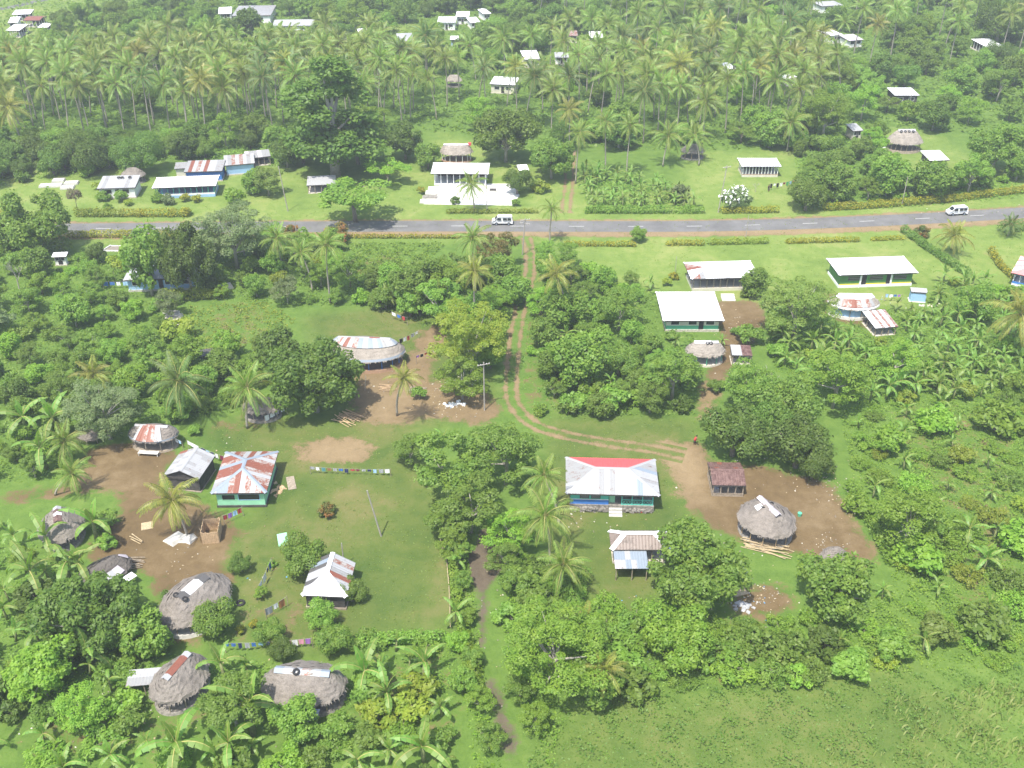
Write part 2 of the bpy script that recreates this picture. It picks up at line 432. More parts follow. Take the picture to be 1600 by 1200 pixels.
Qg = np.stack([idx[:-1,:-1], idx[:-1,1:], idx[1:,1:], idx[1:,:-1]], -1).reshape(-1, 4)
def fmean(Fd): return (Fd[:-1,:-1] + Fd[:-1,1:] + Fd[1:,1:] + Fd[1:,:-1]).reshape(-1) / 4
is_d = fmean(field(DIRT, 2)) > 0.5
is_s = (fmean(F_SOIL) > 0.5) & ~is_d
is_l = (np.maximum(fmean(F_LAWN_SHADE), fmean(field(LUSH[:1], 2))) > 0.5) & ~is_d & ~is_s
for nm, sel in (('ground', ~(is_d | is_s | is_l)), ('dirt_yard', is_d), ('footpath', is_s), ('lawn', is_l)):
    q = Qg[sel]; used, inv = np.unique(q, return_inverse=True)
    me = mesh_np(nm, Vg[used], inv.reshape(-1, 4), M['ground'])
    for an, Fd in (('dirt', F_DIRT), ('soil', F_SOIL), ('lush', F_LUSH), ('lawn', F_LAWN_SHADE), ('pale', F_PALE)):
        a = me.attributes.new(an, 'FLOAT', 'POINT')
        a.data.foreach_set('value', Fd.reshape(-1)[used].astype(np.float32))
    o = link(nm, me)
    tag(o, {'ground': 'rough grassy ground under the whole village', 'dirt_yard': 'bare brown earth of the trodden yards',
            'footpath': 'dark muddy footpath between the two compounds', 'lawn': 'mown green lawns round the houses and bottom-right slope darkened for cloud shade'}[nm], kind='structure')

# ------------------------------------------------------------------ strips: road, shoulder, cart track
def smooth_line(pts, n=12):
    P = [np.array(p, float) for p in pts]; out = []
    for i in range(len(P) - 1):
        p0 = P[max(i - 1, 0)]; p1, p2 = P[i], P[i + 1]; p3 = P[min(i + 2, len(P) - 1)]
        for k in range(n):
            t = k / n
            out.append(0.5 * ((2*p1) + (-p0+p2)*t + (2*p0-5*p1+4*p2-p3)*t*t + (-p0+3*p1-3*p2+p3)*t**3))
    out.append(P[-1]); return np.array(out)
def strip(name, line, offs, z, mat, attr=None):
    d = np.gradient(line, axis=0); d /= np.linalg.norm(d, axis=1)[:, None]
    nrm = np.stack([-d[:, 1], d[:, 0]], 1)
    k = len(offs); zz = z if isinstance(z, (list, tuple)) else [z] * k
    V = np.concatenate([np.concatenate([line + nrm * o, np.full((len(line), 1), h)], 1)[:, None] for o, h in zip(offs, zz)], 1).reshape(-1, 3)
    i = np.arange(len(line) * k).reshape(len(line), k)
    Q = np.stack([i[:-1,:-1], i[1:,:-1], i[1:,1:], i[:-1,1:]], -1).reshape(-1, 4)[:, ::-1]
    me = mesh_np(name, V, Q, mat)
    if attr:
        for an, vals in attr.items():
            a = me.attributes.new(an, 'FLOAT', 'POINT')
            if isinstance(vals, str):
                v = sample({'lush': F_LUSH, 'lawn': F_LAWN_SHADE}[vals], V[:, 0], V[:, 1])
            else: v = np.tile(np.array(vals, float), len(line))
            a.data.foreach_set('value', v.astype(np.float32))
    return link(name, me)
ROAD_PX = [(-420,354),(-200,357),(0,358),(200,357),(400,354.8),(700,353.3),(900,353.8),(1120,353),(1360,345.5),(1600,332.5),(1800,319),(2000,303)]
road_line = smooth_line([gp(*p)[:2] for p in ROAD_PX])
tag(strip('road_verge', road_line, [-6.3, -5.2, -4.0, -2.5, 2.5, 3.6, 4.6], [0.006] * 7, M['ground'],
      {'dirt': [0.3, 0.75, 1.0, 1.0, 1.0, 0.62, 0.28], 'pale': [.4, .9, 1, 1, 1, .8, .4], 'lush': 'lush', 'lawn': 'lawn'}), 'sandy shoulder along both edges of the road', kind='structure')
road = tag(strip('road', road_line, [-2.95, -1.5, 0, 1.5, 2.95], [0.02, 0.035, 0.045, 0.035, 0.02], M['asphalt']), 'grey two-lane asphalt road across the village', kind='structure')
seg = np.linalg.norm(np.diff(road_line, axis=0), axis=1); cum = np.concatenate([[0], np.cumsum(seg)])
mark_me = MB().box(-1.75, -0.06, 0, 1.75, 0.06, 0.004).mesh('lane_marking', M['paint_mark'])
s0 = np.interp(gp(717, 353)[0], road_line[:, 0], cum)
s = s0 - 13.4 * int(s0 / 13.4)
while s < cum[-1] - 4:
    x = np.interp(s, cum, road_line[:, 0]); y = np.interp(s, cum, road_line[:, 1])
    x2 = np.interp(s + 1, cum, road_line[:, 0]); y2 = np.interp(s + 1, cum, road_line[:, 1])
    if abs(x) < 175: link('lane_marking', mark_me, road, (x, y, 0.049), (0, 0, math.atan2(y2 - y, x2 - x)))
    s += 13.4
TRACK_PX = [(822,371),(828,395),(827,430),(816,470),(806,520),(801,570),(799,610),(806,636),(832,662),(880,679),(950,692),(1010,700),(1070,712)]
tr = smooth_line([gp(*p)[:2] for p in TRACK_PX])
offs = [-2.1, -1.5, -1.1, -0.75, -0.4, 0, 0.4, 0.75, 1.1, 1.5, 2.1]
rut = [0.2, 0.42, .72, .72, 0.46, 0.36, 0.46, .72, .72, 0.42, 0.2]
tag(strip('dirt_track', tr, offs, [0.005, 0.006, 0.01, 0.01, 0.03, 0.045, 0.03, 0.01, 0.01, 0.006, 0.005], M['ground'], {'dirt': rut, 'pale': rut, 'lush': 'lush', 'lawn': 'lawn'}), 'two-rut dirt track curving from the road to the red-backed house', kind='structure')
tr2 = smooth_line([gp(*p)[:2] for p in [(884,333),(886,310),(889,290),(890,262),(893,235)]])
tag(strip('dirt_track', tr2, offs, [0.005, 0.006, 0.01, 0.01, 0.03, 0.045, 0.03, 0.01, 0.01, 0.006, 0.005], M['ground'], {'dirt': rut, 'pale': rut, 'lush': 'lush', 'lawn': 'lawn'}), 'short two-rut track running inland beyond the road', kind='structure')
tr3 = smooth_line([gp(*p)[:2] for p in [(-120,28),(0,14),(40,6),(75,-2),(140,-18)]])
tag(strip('gravel_road', tr3, [-2.2, 0, 2.2], 0.02, M['asphalt']), 'narrow grey lane across the far top-left meadow', kind='structure')
# the pale gravel round the graves in front of the white meeting house
pv = MB()
pp = [gp(*p, 0.03) for p in [(662,319),(690,287),(800,287),(812,305),(800,321)]]
pv.poly(pp)
tag(pv.obj('pavement', M['whitestone']), 'pale gravel court below the white meeting house', kind='structure')
# ------------------------------------------------------------------ houses
KEEP = []      # picture rectangles that no scattered crown may cover
FOOT = []      # (x, y, r) footprints
def planes(kind, W, D, e, r):
    A, B, C, Dd = Vector((0,0,e)), Vector((W,0,e)), Vector((W,D,e)), Vector((0,D,e))
    if kind == 'hip':
        if W >= D:
            R1, R2 = Vector((D*.5, D/2, e+r)), Vector((W-D*.5, D/2, e+r))
            return [('front',[A,B,R2,R1]), ('right',[B,C,R2]), ('back',[C,Dd,R1,R2]), ('left',[Dd,A,R1])], [(A,R1),(B,R2),(C,R2),(Dd,R1),(R1,R2)]
        R1, R2 = Vector((W/2, W*.5, e+r)), Vector((W/2, D-W*.5, e+r))
        return [('front',[A,B,R1]), ('right',[B,C,R2,R1]), ('back',[C,Dd,R2]), ('left',[Dd,A,R1,R2])], [(A,R1),(B,R1),(C,R2),(Dd,R2),(R1,R2)]
    if kind == 'hip_front':
        R1, R2 = Vector((W/2, W*.45, e+r)), Vector((W/2, D, e+r))
        return [('front',[A,B,R1]), ('right',[B,C,R2,R1]), ('left',[Dd,A,R1,R2])], [(A,R1),(B,R1),(R1,R2)]
    if kind == 'gable_u':
        R1, R2 = Vector((0,D/2,e+r)), Vector((W,D/2,e+r))
        return [('front',[A,B,R2,R1]), ('back',[C,Dd,R1,R2])], [(R1,R2)]
    if kind == 'gable_v':
        R1, R2 = Vector((W/2,0,e+r)), Vector((W/2,D,e+r))
        return [('right',[B,C,R2,R1]), ('left',[Dd,A,R1,R2])], [(R1,R2)]
    return [('front',[A,B,C+Vector((0,0,r)),Dd+Vector((0,0,r))])], []
def pick(mats):
    if isinstance(mats, str): return M[mats]
    return M[RND.choices([k for k, w in mats], [w for k, w in mats])[0]]
def sheets(roof, poly, mats, sw, rows=1, seq=None, T=Matrix()):
    poly = [T @ p for p in poly]
    a, b = poly[0], poly[1]
    ex = (b - a).normalized(); nn = (b - a).cross(poly[2] - a).normalized(); up = nn.cross(ex)
    if nn.z < 0: nn = -nn; up = -up
    P = [((p - a).dot(ex), (p - a).dot(up)) for p in poly]
    smin, smax = min(p[0] for p in P), max(p[0] for p in P)
    def rng(s):
        ts = []
        for i in range(len(P)):
            (s1, t1), (s2, t2) = P[i], P[(i + 1) % len(P)]
            if abs(s2 - s1) < 1e-9:
                if abs(s - s1) < 1e-6: ts += [t1, t2]
            elif min(s1, s2) - 1e-6 <= s <= max(s1, s2) + 1e-6: ts.append(t1 + (t2 - t1) * (s - s1) / (s2 - s1))
        return (min(ts), max(ts)) if ts else (0, 0)
    n = max(1, round((smax - smin) / sw)); k = 0
    for i in range(n):
        sa, sb = smin + (smax - smin) * i / n, smin + (smax - smin) * (i + 1) / n
        ss = [sa + (sb - sa) * j / 4 for j in range(5)]
        R = [rng(x) for x in ss]
        tmax = max(x[1] for x in R)
        if tmax < 0.08: continue
        for w in range(rows):
            lo, hi = tmax * w / rows, tmax * (w + 1) / rows
            mb = MB(); V0 = []; lift = RND.uniform(0, 0.014) + 0.012 * (w % 2)
            for j, (x, (t0, t1)) in enumerate(zip(ss, R)):
                h = lift + (0.035 if j % 2 else 0.0)
                q0, q1 = min(max(t0, lo), t1), max(min(t1, hi + 0.06), t0)
                V0.append((a + ex * x + up * q0 + nn * h, a + ex * x + up * q1 + nn * h))
            if max((v[1] - v[0]).length for v in V0) < 0.12: continue
            for j in range(4):
                mb.poly([V0[j][0], V0[j+1][0], V0[j+1][1], V0[j][1]])
            mt = M[seq[k % len(seq)]] if seq else pick(mats)
            mb.obj('roof_sheet', mt, roof); k += 1
def house(name, label, A, B, C, eave, rise, kind, mats, cat='house', group=None, sw=0.9, rows=1, per=None, seqs=None,
          over=0.6, plinth=0.4, plinth_mat='coral', wall='cream', walls='solid', posts=0, post_mat='white', caps='zinc_white',
          windows=0, wall2=None, low=0.0, low_mat=None, keep=True, ridge_w=0.28, depth=None, floor_out=0.15):
    a, b, c = gp(*A, eave), gp(*B, eave), gp(*C, eave)
    u = (b - a); W = u.length; u.normalize(); v = Vector((-u.y, u.x, 0)); D = depth or abs((c - a).dot(v))
    rz = math.atan2(u.y, u.x)
    ctr = a + u * W / 2 + v * D / 2
    root = empty(name, (ctr.x, ctr.y, 0), rz); tag(root, label, cat, group)
    T = Matrix.Translation((-W/2, -D/2, 0))
    FOOT.append((ctr.x, ctr.y, max(W, D) / 2 + 0.5))
    if keep == 'roof': KEEP.append((A[0]+3, C[1]-1, B[0]-3, A[1]-2))
    elif keep: KEEP.append((min(A[0],C[0])-2, C[1]-8, max(B[0],C[0])+2, A[1]+14))
    pl, ridges = planes(kind, W, D, eave, rise)
    roof = MB()
    for _, p in pl: roof.poly([T @ q - Vector((0, 0, 0.07)) for q in p])
    fb = [T @ Vector(q) for q in ((0,0,eave),(W,0,eave),(W,D,eave),(0,D,eave))]
    roof.box(fb[0].x, fb[0].y, eave-0.22, fb[1].x, fb[0].y+0.05, eave-0.02)
    roof.box(fb[0].x, fb[0].y+0.051, eave-0.22, fb[0].x+0.05, fb[3].y-0.051, eave-0.02)
    roof.box(fb[1].x-0.05, fb[0].y+0.051, eave-0.22, fb[1].x, fb[3].y-0.051, eave-0.02)
    roof = roof.obj('roof', M['shade'], root)
    for nm, p in pl:
        sheets(roof, p, (per or {}).get(nm, mats), sw, rows, (seqs or {}).get(nm), T)
    if caps:
        for p, q in ridges:
            p, q = T @ p, T @ q; d = (q - p).normalized(); x = d.cross(Vector((0, 0, 1))).normalized() * ridge_w
            h = Vector((0, 0, 0.07)); dn = Vector((0, 0, -0.09))
            mb = MB(); mb.poly([p + h, q + h, q + h + x + dn, p + h + x + dn]); mb.poly([q + h, p + h, p + h - x + dn, q + h - x + dn])
            mb.obj('ridge_cap', M[caps], roof)
    x0, x1, y0, y1 = -W/2 + over, W/2 - over, -D/2 + over, D/2 - over
    if plinth > 0:
        MB().box(x0 - floor_out, y0 - floor_out, -0.3, x1 + floor_out, y1 + floor_out, plinth).obj('foundation', M[plinth_mat], root)
    top = eave - 0.08
    wm = M[wall]
    if walls == 'solid':
        zs = [(plinth, top, wm)] if not wall2 else [(plinth, plinth + 0.8, M[wall2]), (plinth + 0.801, top, wm)]
        for z0, z1, m_ in zs:
            w_ = MB()
            w_.box(x0, y0, z0, x1, y0+0.15, z1); w_.box(x0, y1-0.15, z0, x1, y1, z1)
            w_.box(x0, y0+0.151, z0, x0+0.15, y1-0.151, z1); w_.box(x1-0.15, y0+0.151, z0, x1, y1-0.151, z1)
            if kind == 'gable_v' and z1 == top:
                for yy in (y0+0.02, y1-0.02): w_.poly([(x0,yy,top+0.002),(x1,yy,top+0.002),(0,yy,eave+rise*0.86)])
            if kind == 'gable_u' and z1 == top:
                for xx in (x0+0.02, x1-0.02): w_.poly([(xx,y0,top+0.002),(xx,y1,top+0.002),(xx,0,eave+rise*0.86)])
            w_.obj('wall', m_, root)
        n = windows
        for i in range(n):
            xc = x0 + (x1 - x0) * (i + 0.5) / n
            hw = min(0.75, (x1 - x0) / n * 0.3)
            window(root, xc, y0, plinth + 1.0, hw, 1.0)
        if n:
            door(root, x0 + (x1-x0) * (0.5 + (0.5 / n if n % 2 else 0)), y0, plinth)
    elif walls == 'posts':
        nposts = posts or max(4, int((x1 - x0) / 1.4)); nd_ = max(3, int((y1 - y0) / 1.6))
        pm = MB().box(-0.08, -0.08, plinth, 0.08, 0.08, top - 0.12).mesh('post', M[post_mat])
        for i in range(nposts + 1):
            xx = x0 + (x1 - x0) * i / nposts
            for yy in (y0, y1): link('post', pm, root, (xx, yy, 0))
        for j in range(1, nd_):
            yy = y0 + (y1 - y0) * j / nd_
            for xx in (x0, x1): link('post', pm, root, (xx, yy, 0))
        if low > 0:
            w_ = MB(); z1 = plinth + low
            w_.box(x0-0.12, y0-0.12, plinth, x1+0.12, y0-0.09+0.0, z1); w_.box(x0-0.12, y0-0.089, plinth, x0-0.09, y1, z1); w_.box(x1+0.09, y0-0.089, plinth, x1+0.12, y1, z1)
            w_.obj('low_wall', M[low_mat or wall], root)
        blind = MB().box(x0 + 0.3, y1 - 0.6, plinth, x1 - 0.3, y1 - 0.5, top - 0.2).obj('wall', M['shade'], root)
    return root, W, D, (x0, x1, y0, y1)
def window(root, xc, y, z, hw, h, fr='white', slats=0):
    f = MB()
    f.box(xc-hw-0.07, y-0.05, z-0.07, xc+hw+0.07, y-0.002, z); f.box(xc-hw-0.07, y-0.05, z+h, xc+hw+0.07, y-0.002, z+h+0.07)
    f.box(xc-hw-0.07, y-0.05, z+0.001, xc-hw, y-0.002, z+h-0.001); f.box(xc+hw, y-0.05, z+0.001, xc+hw+0.07, y-0.002, z+h-0.001)
    w = f.obj('window', M[fr], root)
    MB().box(xc-hw, y-0.02, z, xc+hw, y-0.003, z+h).obj('pane', M['glass'], w)
    for i in range(slats):
        zz = z + h * (i + 0.5) / slats
        MB().box(xc-hw+0.01, y-0.045, zz-0.03, xc+hw-0.01, y-0.021, zz+0.03).obj('louvre_slat', M['zinc_grey'], w)
def door(root, xc, y, z, mat='dark', w=0.45, h=2.0):
    d = MB().box(xc-w, y-0.04, z, xc+w, y-0.004, z+h).obj('door', M[mat], root)
    MB().box(xc+w-0.14, y-0.08, z+0.95, xc+w-0.06, y-0.041, z+1.03).obj('handle', M['zinc_grey'], d)
def rocks(name, pts, smin, smax, mat, parent=None, jit=0.35, flat=0.7):
    mb = MB()
    for p in pts:
        s_ = RND.uniform(smin, smax); Mx = Matrix.Translation(p) @ Matrix.Rotation(RND.uniform(0, 6.3), 4, 'Z') @ Matrix.Rotation(RND.uniform(-.3, .3), 4, 'X')
        n = len(mb.v)
        for q in ((-1,-1,-1),(1,-1,-1),(1,1,-1),(-1,1,-1),(-.7,-.7,.8),(.7,-.7,.8),(.7,.7,.8),(-.7,.7,.8)):
            mb.v.append(tuple(Mx @ Vector((q[0]*s_*RND.uniform(1-jit,1+jit), q[1]*s_*RND.uniform(1-jit,1+jit)*.8, q[2]*s_*flat*RND.uniform(1-jit,1+jit)))))
        for q in ((4,5,6,7),(0,1,5,4),(1,2,6,5),(2,3,7,6),(3,0,4,7)):
            mb.f.append(tuple(n + i for i in q)); mb.m.append(0)
    o = mb.obj(name, mat, parent); o['kind'] = 'stuff'
    return o

# --- the house with the red back slope
root, W, D, (x0, x1, y0, y1) = house('village_house', 'pale iron hip-roofed house with a red back slope and blue and green front', (884,771), (1031,775), (877,714), 3.5, 1.45, 'hip',
    [('zinc_spot', 5), ('zinc_white', 5), ('zinc_blue', 2)], sw=0.8, per={'back': 'redroof', 'front': [('zinc_white', 7), ('zinc_blue', 2.2), ('zinc_spot', 2)]},
    over=0.75, plinth=1.05, plinth_mat='stone', walls='none', caps='zinc_white', keep=True)
P = 1.05; TOP = 3.4; xm = x0 + (x1 - x0) * 0.46; xr = x0 + (x1 - x0) * 0.62
w_ = MB(); w_.box(x0, y0, P, xm, y0+.15, P+.85); w_.obj('wall', M['blue'], root)
w_ = MB(); w_.box(x0, y0, P+.95, xm, y0+.15, TOP); w_.obj('wall', M['teal'], root)
MB().box(x0-.02, y0-.06, P+.86, xm, y0+.15, P+.945).obj('trim', M['white'], root)
w_ = MB(); w_.box(x0, y0+.16, P, x0+.15, y1, TOP); w_.box(x0+.16, y1-.15, P, x1, y1, TOP); w_.box(xm-.15, y0+.16, P, xm, y1-.16, TOP); w_.box(x1-.15, y0+2.2, P, x1, y1-.16, TOP)
w_.box(xm+.01, y0+2.2, P, x1-.16, y0+2.35, TOP); w_.obj('wall', M['teal'], root)
for q in (0.36, 0.66): window(root, x0 + (xm - x0) * q, y0, P + 1.15, 0.6, 0.75, 'shade', 4)
d = MB().box(xm+.1, y0+.5, P, xm+.95, y0+.56, P+2.0).obj('door', M['mint'], root)
MB().box(xm+.8, y0+.45, P+.95, xm+.88, y0+.499, P+1.03).obj('handle', M['zinc_grey'], d)
pm = MB().box(-.07, -.07, P, .07, .07, TOP).mesh('post', M['teal'])
NB = 3
for i in range(NB + 1): link('post', pm, root, (xr + (x1 - .07 - xr) * i / NB, y0 + .07, 0))
for i in range(NB):
    a_ = xr + (x1 - .07 - xr) * i / NB + .07; b_ = xr + (x1 - .07 - xr) * (i + 1) / NB - .07
    r_ = MB(); r_.box(a_, y0+.03, P+.9, b_, y0+.1, P+1.0); r_.box(a_, y0+.03, P+.02, b_, y0+.1, P+.12)
    n_ = 3
    for j in range(n_):
        c0 = a_ + (b_ - a_) * j / n_; c1 = a_ + (b_ - a_) * (j + 1) / n_
        r_.tube([(c0, y0+.06, P+.13), (c1, y0+.06, P+.89)], .035, 4); r_.tube([(c1, y0+.075, P+.13), (c0, y0+.075, P+.89)], .035, 4)
    r_.obj('railing', M['teal'], root)
for i, (zz, yy) in enumerate(((0.72, -.45), (0.38, -.85), (0.10, -1.25))):
    MB().box(xm+.1, y0+yy-.2, -.1, xr+.1, y0+yy+.2-.001*i, zz).obj('step', M['concrete'], root)
st = [Vector((x0 + (xm - x0) * RND.random(), y0 - .2 - RND.random() * .35, RND.uniform(.1, .75))) for _ in range(110)]
st += [Vector((xr + .4 + (x1 - xr - .4) * RND.random(), y0 - .2 - RND.random() * .3, RND.uniform(.1, .7))) for _ in range(60)]
rocks('rubble_stone', st, .12, .24, M['stone'], root)

# --- rusty mint-green house
root, W, D, bb = house('village_house', 'mint green house with a rust-striped hip roof beside the clotheslines', (329,771), (416,770), (353,706), 3.0, 1.5, 'hip', 'rust', sw=0.78, over=0.55, plinth=0.35, plinth_mat='shade', wall='mint',
    seqs={'left': ['zinc_spot','zinc_white','rust','rust','zinc_rust','zinc_blue','rust','rust','rust','zinc_white','zinc_spot'], 'front': ['zinc_white','zinc_blue','zinc_blue','zinc_rust','rust','zinc_white','zinc_rust','zinc_white','zinc_rust','rust'],
          'right': ['zinc_rust','rust','zinc_rust','zinc_rust','zinc_white','zinc_rust','rust','rust','zinc_rust','zinc_white','zinc_rust','zinc_white'], 'back': ['zinc_white','zinc_rust','rust','zinc_white','rust']}, caps='zinc_blue')
x0, x1, y0, y1 = bb
window(root, x0 + (x1-x0)*.25, y0, 1.35, .9, .9, 'mint'); window(root, x0 + (x1-x0)*.68, y0, 1.35, 1.5, 1.0, 'paleblue')
# --- small pale gable house
house('garden_shed', 'small white gabled iron shed with a black front left of the rusty house', (255,743), (311,749), (294,707), 2.7, 1.2, 'gable_v', [('zinc_white', 6), ('zinc_spot', 4), ('rust', 1)], cat='shed', sw=0.7, rows=2, over=.35, plinth=.15, plinth_mat='timber', wall='shade', caps='zinc_white')
# --- black and white striped hip roof
house('village_house', 'small hut with black and white striped sheets and a bright white hip front', (471,930), (541,933), (499,877), 2.6, 1.7, 'hip_front', 'zinc_white', sw=0.75, over=.4, plinth=.3, plinth_mat='timber', wall='shade',
    seqs={'left': ['zinc_black','zinc_blue','zinc_black','zinc_grey','zinc_white','zinc_black','zinc_white'], 'right': ['zinc_rust','zinc_white','zinc_white','rust','zinc_spot','zinc_white'], 'front': ['white_new']}, caps='white_new', ridge_w=.3)
# --- brown shed
house('wood_shed', 'low open shed under dark rust-brown sheets by the round thatched hut', (1113,758), (1166,759), (1107,722), 2.2, .8, 'gable_u', [('rust_dark', 6), ('rust', 1)], cat='shed', sw=.75, rows=3, over=.3, plinth=.1, plinth_mat='timber', walls='posts', posts=4, post_mat='timber', caps='rust_dark', low=.5, low_mat='timber')
# --- white cross shed
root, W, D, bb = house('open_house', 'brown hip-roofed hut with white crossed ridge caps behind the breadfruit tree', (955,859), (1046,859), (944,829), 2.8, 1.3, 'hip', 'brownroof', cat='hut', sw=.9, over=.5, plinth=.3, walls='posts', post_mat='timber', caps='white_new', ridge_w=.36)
x0, x1, y0, y1 = bb
lt = MB(); Wl = (x1 - x0) * .62
rf = MB().box(x0-.2, y0-3.6, 2.28, x0+Wl, y0-.5, 2.3).obj('lean_to_roof', M['shade'], root)
for i in range(6):
    for j in range(2):
        xa = x0-.2 + (Wl+.2)*i/6; ya = y0-3.7 + 1.6*j
        q = MB(); h = 2.34 + .12 * j + RND.uniform(0, .02)
        for k in range(4):
            xa2, xb2 = xa + (Wl+.2)/24*k, xa + (Wl+.2)/24*(k+1)
            q.poly([(xa2, ya, h+.03*(k%2)), (xb2, ya, h+.03*((k+1)%2)), (xb2, ya+1.65, h+.1+.03*((k+1)%2)), (xa2, ya+1.65, h+.1+.03*(k%2))])
        q.obj('roof_sheet', M[RND.choice(['zinc_blue','zinc_blue','zinc_white','zinc_lilac'])], rf)
pm = MB().box(-.06,-.06,0,.06,.06,2.26).mesh('post', M['timber'])
for xx in (x0, x0+Wl*.5, x0+Wl-.2): link('post', pm, root, (xx, y0-3.4, 0))

# --- big white houses east of the track
house('village_house', 'wide white-roofed house beside the cart yard, green base under its front eave', (1036,501), (1132,501), (1010,456), 2.8, .8, 'hip', 'white_new', sw=1.0, over=.8, plinth=.5, wall='cream', windows=3, wall2='green', caps='white_new')
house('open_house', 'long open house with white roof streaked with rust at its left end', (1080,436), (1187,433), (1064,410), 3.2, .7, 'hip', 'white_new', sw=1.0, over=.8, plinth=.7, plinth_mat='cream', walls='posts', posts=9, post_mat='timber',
      per={'left': [('zinc_rust', 2), ('rust', 1), ('white_new', 2)], 'front': [('white_new', 5), ('zinc_white', 3), ('zinc_spot', 1)]}, seqs={'front': ['zinc_rust','zinc_rust','zinc_spot','white_new','white_new','white_new','white_new','zinc_white','white_new','white_new','white_new','zinc_white','zinc_spot','zinc_spot']}, caps='white_new')
root, W, D, bb = house('village_house', 'long green house with a white roof and yellow band on the east lawn', (1311,430), (1435,426), (1287,404), 3.2, .7, 'hip', 'white_new', sw=1.0, over=.7, plinth=.55, plinth_mat='white', wall='leafgreen', caps='white_new')
x0, x1, y0, y1 = bb
MB().box(x0-.02, y0-.03, .56, x1+.02, y0-.004, .82).obj('painted_band', M['yellowp'], root)
for q in (.2, .5, .83): window(root, x0+(x1-x0)*q, y0, 1.5, 1.35, 1.0, 'leafgreen', 3)
for q in (.33, .68): door(root, x0+(x1-x0)*q, y0, .56, 'dark', .55, 2.2)
for q in (.285, .71): MB().box(x0+(x1-x0)*q-.18, y0-.12, .56, x0+(x1-x0)*q+.18, y0-.035, 3.0).obj('pillar', M['white'], root)
house('open_house', 'blue and white open house with a faded red roof beyond the yellow palm', (1580,426), (1690,452), (1561,392), 3.0, 1.3, 'hip', 'pinkroof', sw=1.0, over=.7, plinth=.6, plinth_mat='white', walls='posts', posts=10, post_mat='white', seqs={'left': ['white_new','white_new','pinkroof']}, caps='pinkroof', low=.5, low_mat='blue')
house('water_hut', 'small grey-blue water hut with a flat roof on the east lawn', (1424,456), (1450,458), (1424,450), 2.2, .15, 'mono', 'zinc_white', cat='hut', sw=.8, over=.12, plinth=.1, wall='paleblue', plinth_mat='whitestone')
house('cook_shed', 'low lean-to of rust and white sheets at the edge of the bananas', (1368,513), (1404,510), (1358,489), 1.9, .5, 'mono', [('zinc_rust', 3), ('rust', 2), ('white_new', 3)], cat='shed', sw=.7, over=.3, plinth=.1, walls='posts', posts=3, post_mat='timber', caps=None)
house('cook_shed', 'tiny shed of brown and white sheets beside the small banana tree', (1144,555), (1176,556), (1146,541), 2.0, .3, 'mono', 'rust_dark', cat='shed', sw=.8, over=.2, plinth=.1, walls='posts', posts=3, post_mat='timber', seqs={'front': ['zinc_white','zinc_white','rust_dark','rust_dark','rust_dark','zinc_white']}, caps=None)
# --- north of the road
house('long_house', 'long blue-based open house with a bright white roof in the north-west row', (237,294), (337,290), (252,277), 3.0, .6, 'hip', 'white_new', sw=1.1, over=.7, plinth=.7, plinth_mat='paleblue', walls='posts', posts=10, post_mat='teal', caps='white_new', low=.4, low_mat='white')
house('village_house', 'small white house with tyres on its patched white roof', (151,295), (211,293), (155,279), 2.8, .6, 'mono', [('zinc_white', 5), ('zinc_spot', 2)], sw=.9, over=.4, plinth=.3, wall='white', windows=2, caps=None)
house('long_house', 'rust-striped house with blue walls behind the long white roof', (287,269), (347,267), (300,254), 2.8, .5, 'mono', 'zinc_spot', sw=.9, over=.4, plinth=.3, wall='blue', seqs={'front': ['zinc_spot','rust','zinc_white','zinc_rust','zinc_white','rust','zinc_white','zinc_white','zinc_spot']}, caps=None)
house('long_house', 'pale blue annex with spotted roof at the right end of the rusty row', (350,259), (398,255), (354,245), 2.8, .4, 'mono', [('zinc_spot', 2), ('zinc_white', 3), ('zinc_rust', 1)], sw=.9, over=.4, plinth=.3, wall='paleblue', caps=None)
house('cook_shed', 'rusty-edged lean-to at the far right end of the north-west row', (384,248), (423,244), (388,238), 2.4, .3, 'mono', [('zinc_spot', 2), ('zinc_lilac', 2)], cat='shed', sw=1.0, over=.3, plinth=.2, walls='posts', post_mat='timber', caps=None)
house('cook_shed', 'small grey lean-to at the left end of the north-west row', (272,264), (290,263), (277,255), 2.3, .2, 'mono', 'zinc_spot', cat='shed', sw=1.0, over=.3, plinth=.2, wall='cream', caps=None)
house('garden_shed', 'white-roofed shelter behind the dark spreading tree by the road', (479,290), (524,288), (487,277), 2.2, .3, 'mono', 'zinc_white', cat='shed', sw=1.0, over=.3, plinth=.1, walls='posts', posts=4, post_mat='timber', caps=None)
house('meeting_house', 'white-pillared meeting house with white hip roof above the grave court', (673,271), (763,272), (680,254), 3.4, 1.2, 'hip', 'white_new', cat='house', sw=1.1, over=.8, plinth=.4, plinth_mat='white', walls='posts', posts=8, post_mat='white', caps='white_new')
house('open_house', 'open house with a white roof alone on the north-east lawn', (1159,260), (1221,260), (1150,247), 3.0, .5, 'hip', 'white_new', sw=1.1, over=.6, plinth=.6, plinth_mat='cream', walls='posts', posts=11, post_mat='white', caps='white_new', low=.15, low_mat='orange')
house('garden_shed', 'dark hut with a slanting white roof by the far thatched house', (1453,251), (1484,250), (1434,238), 2.6, .4, 'mono', 'white_new', cat='hut', sw=1.1, over=.5, plinth=.3, plinth_mat='orange', wall='shade', caps=None)
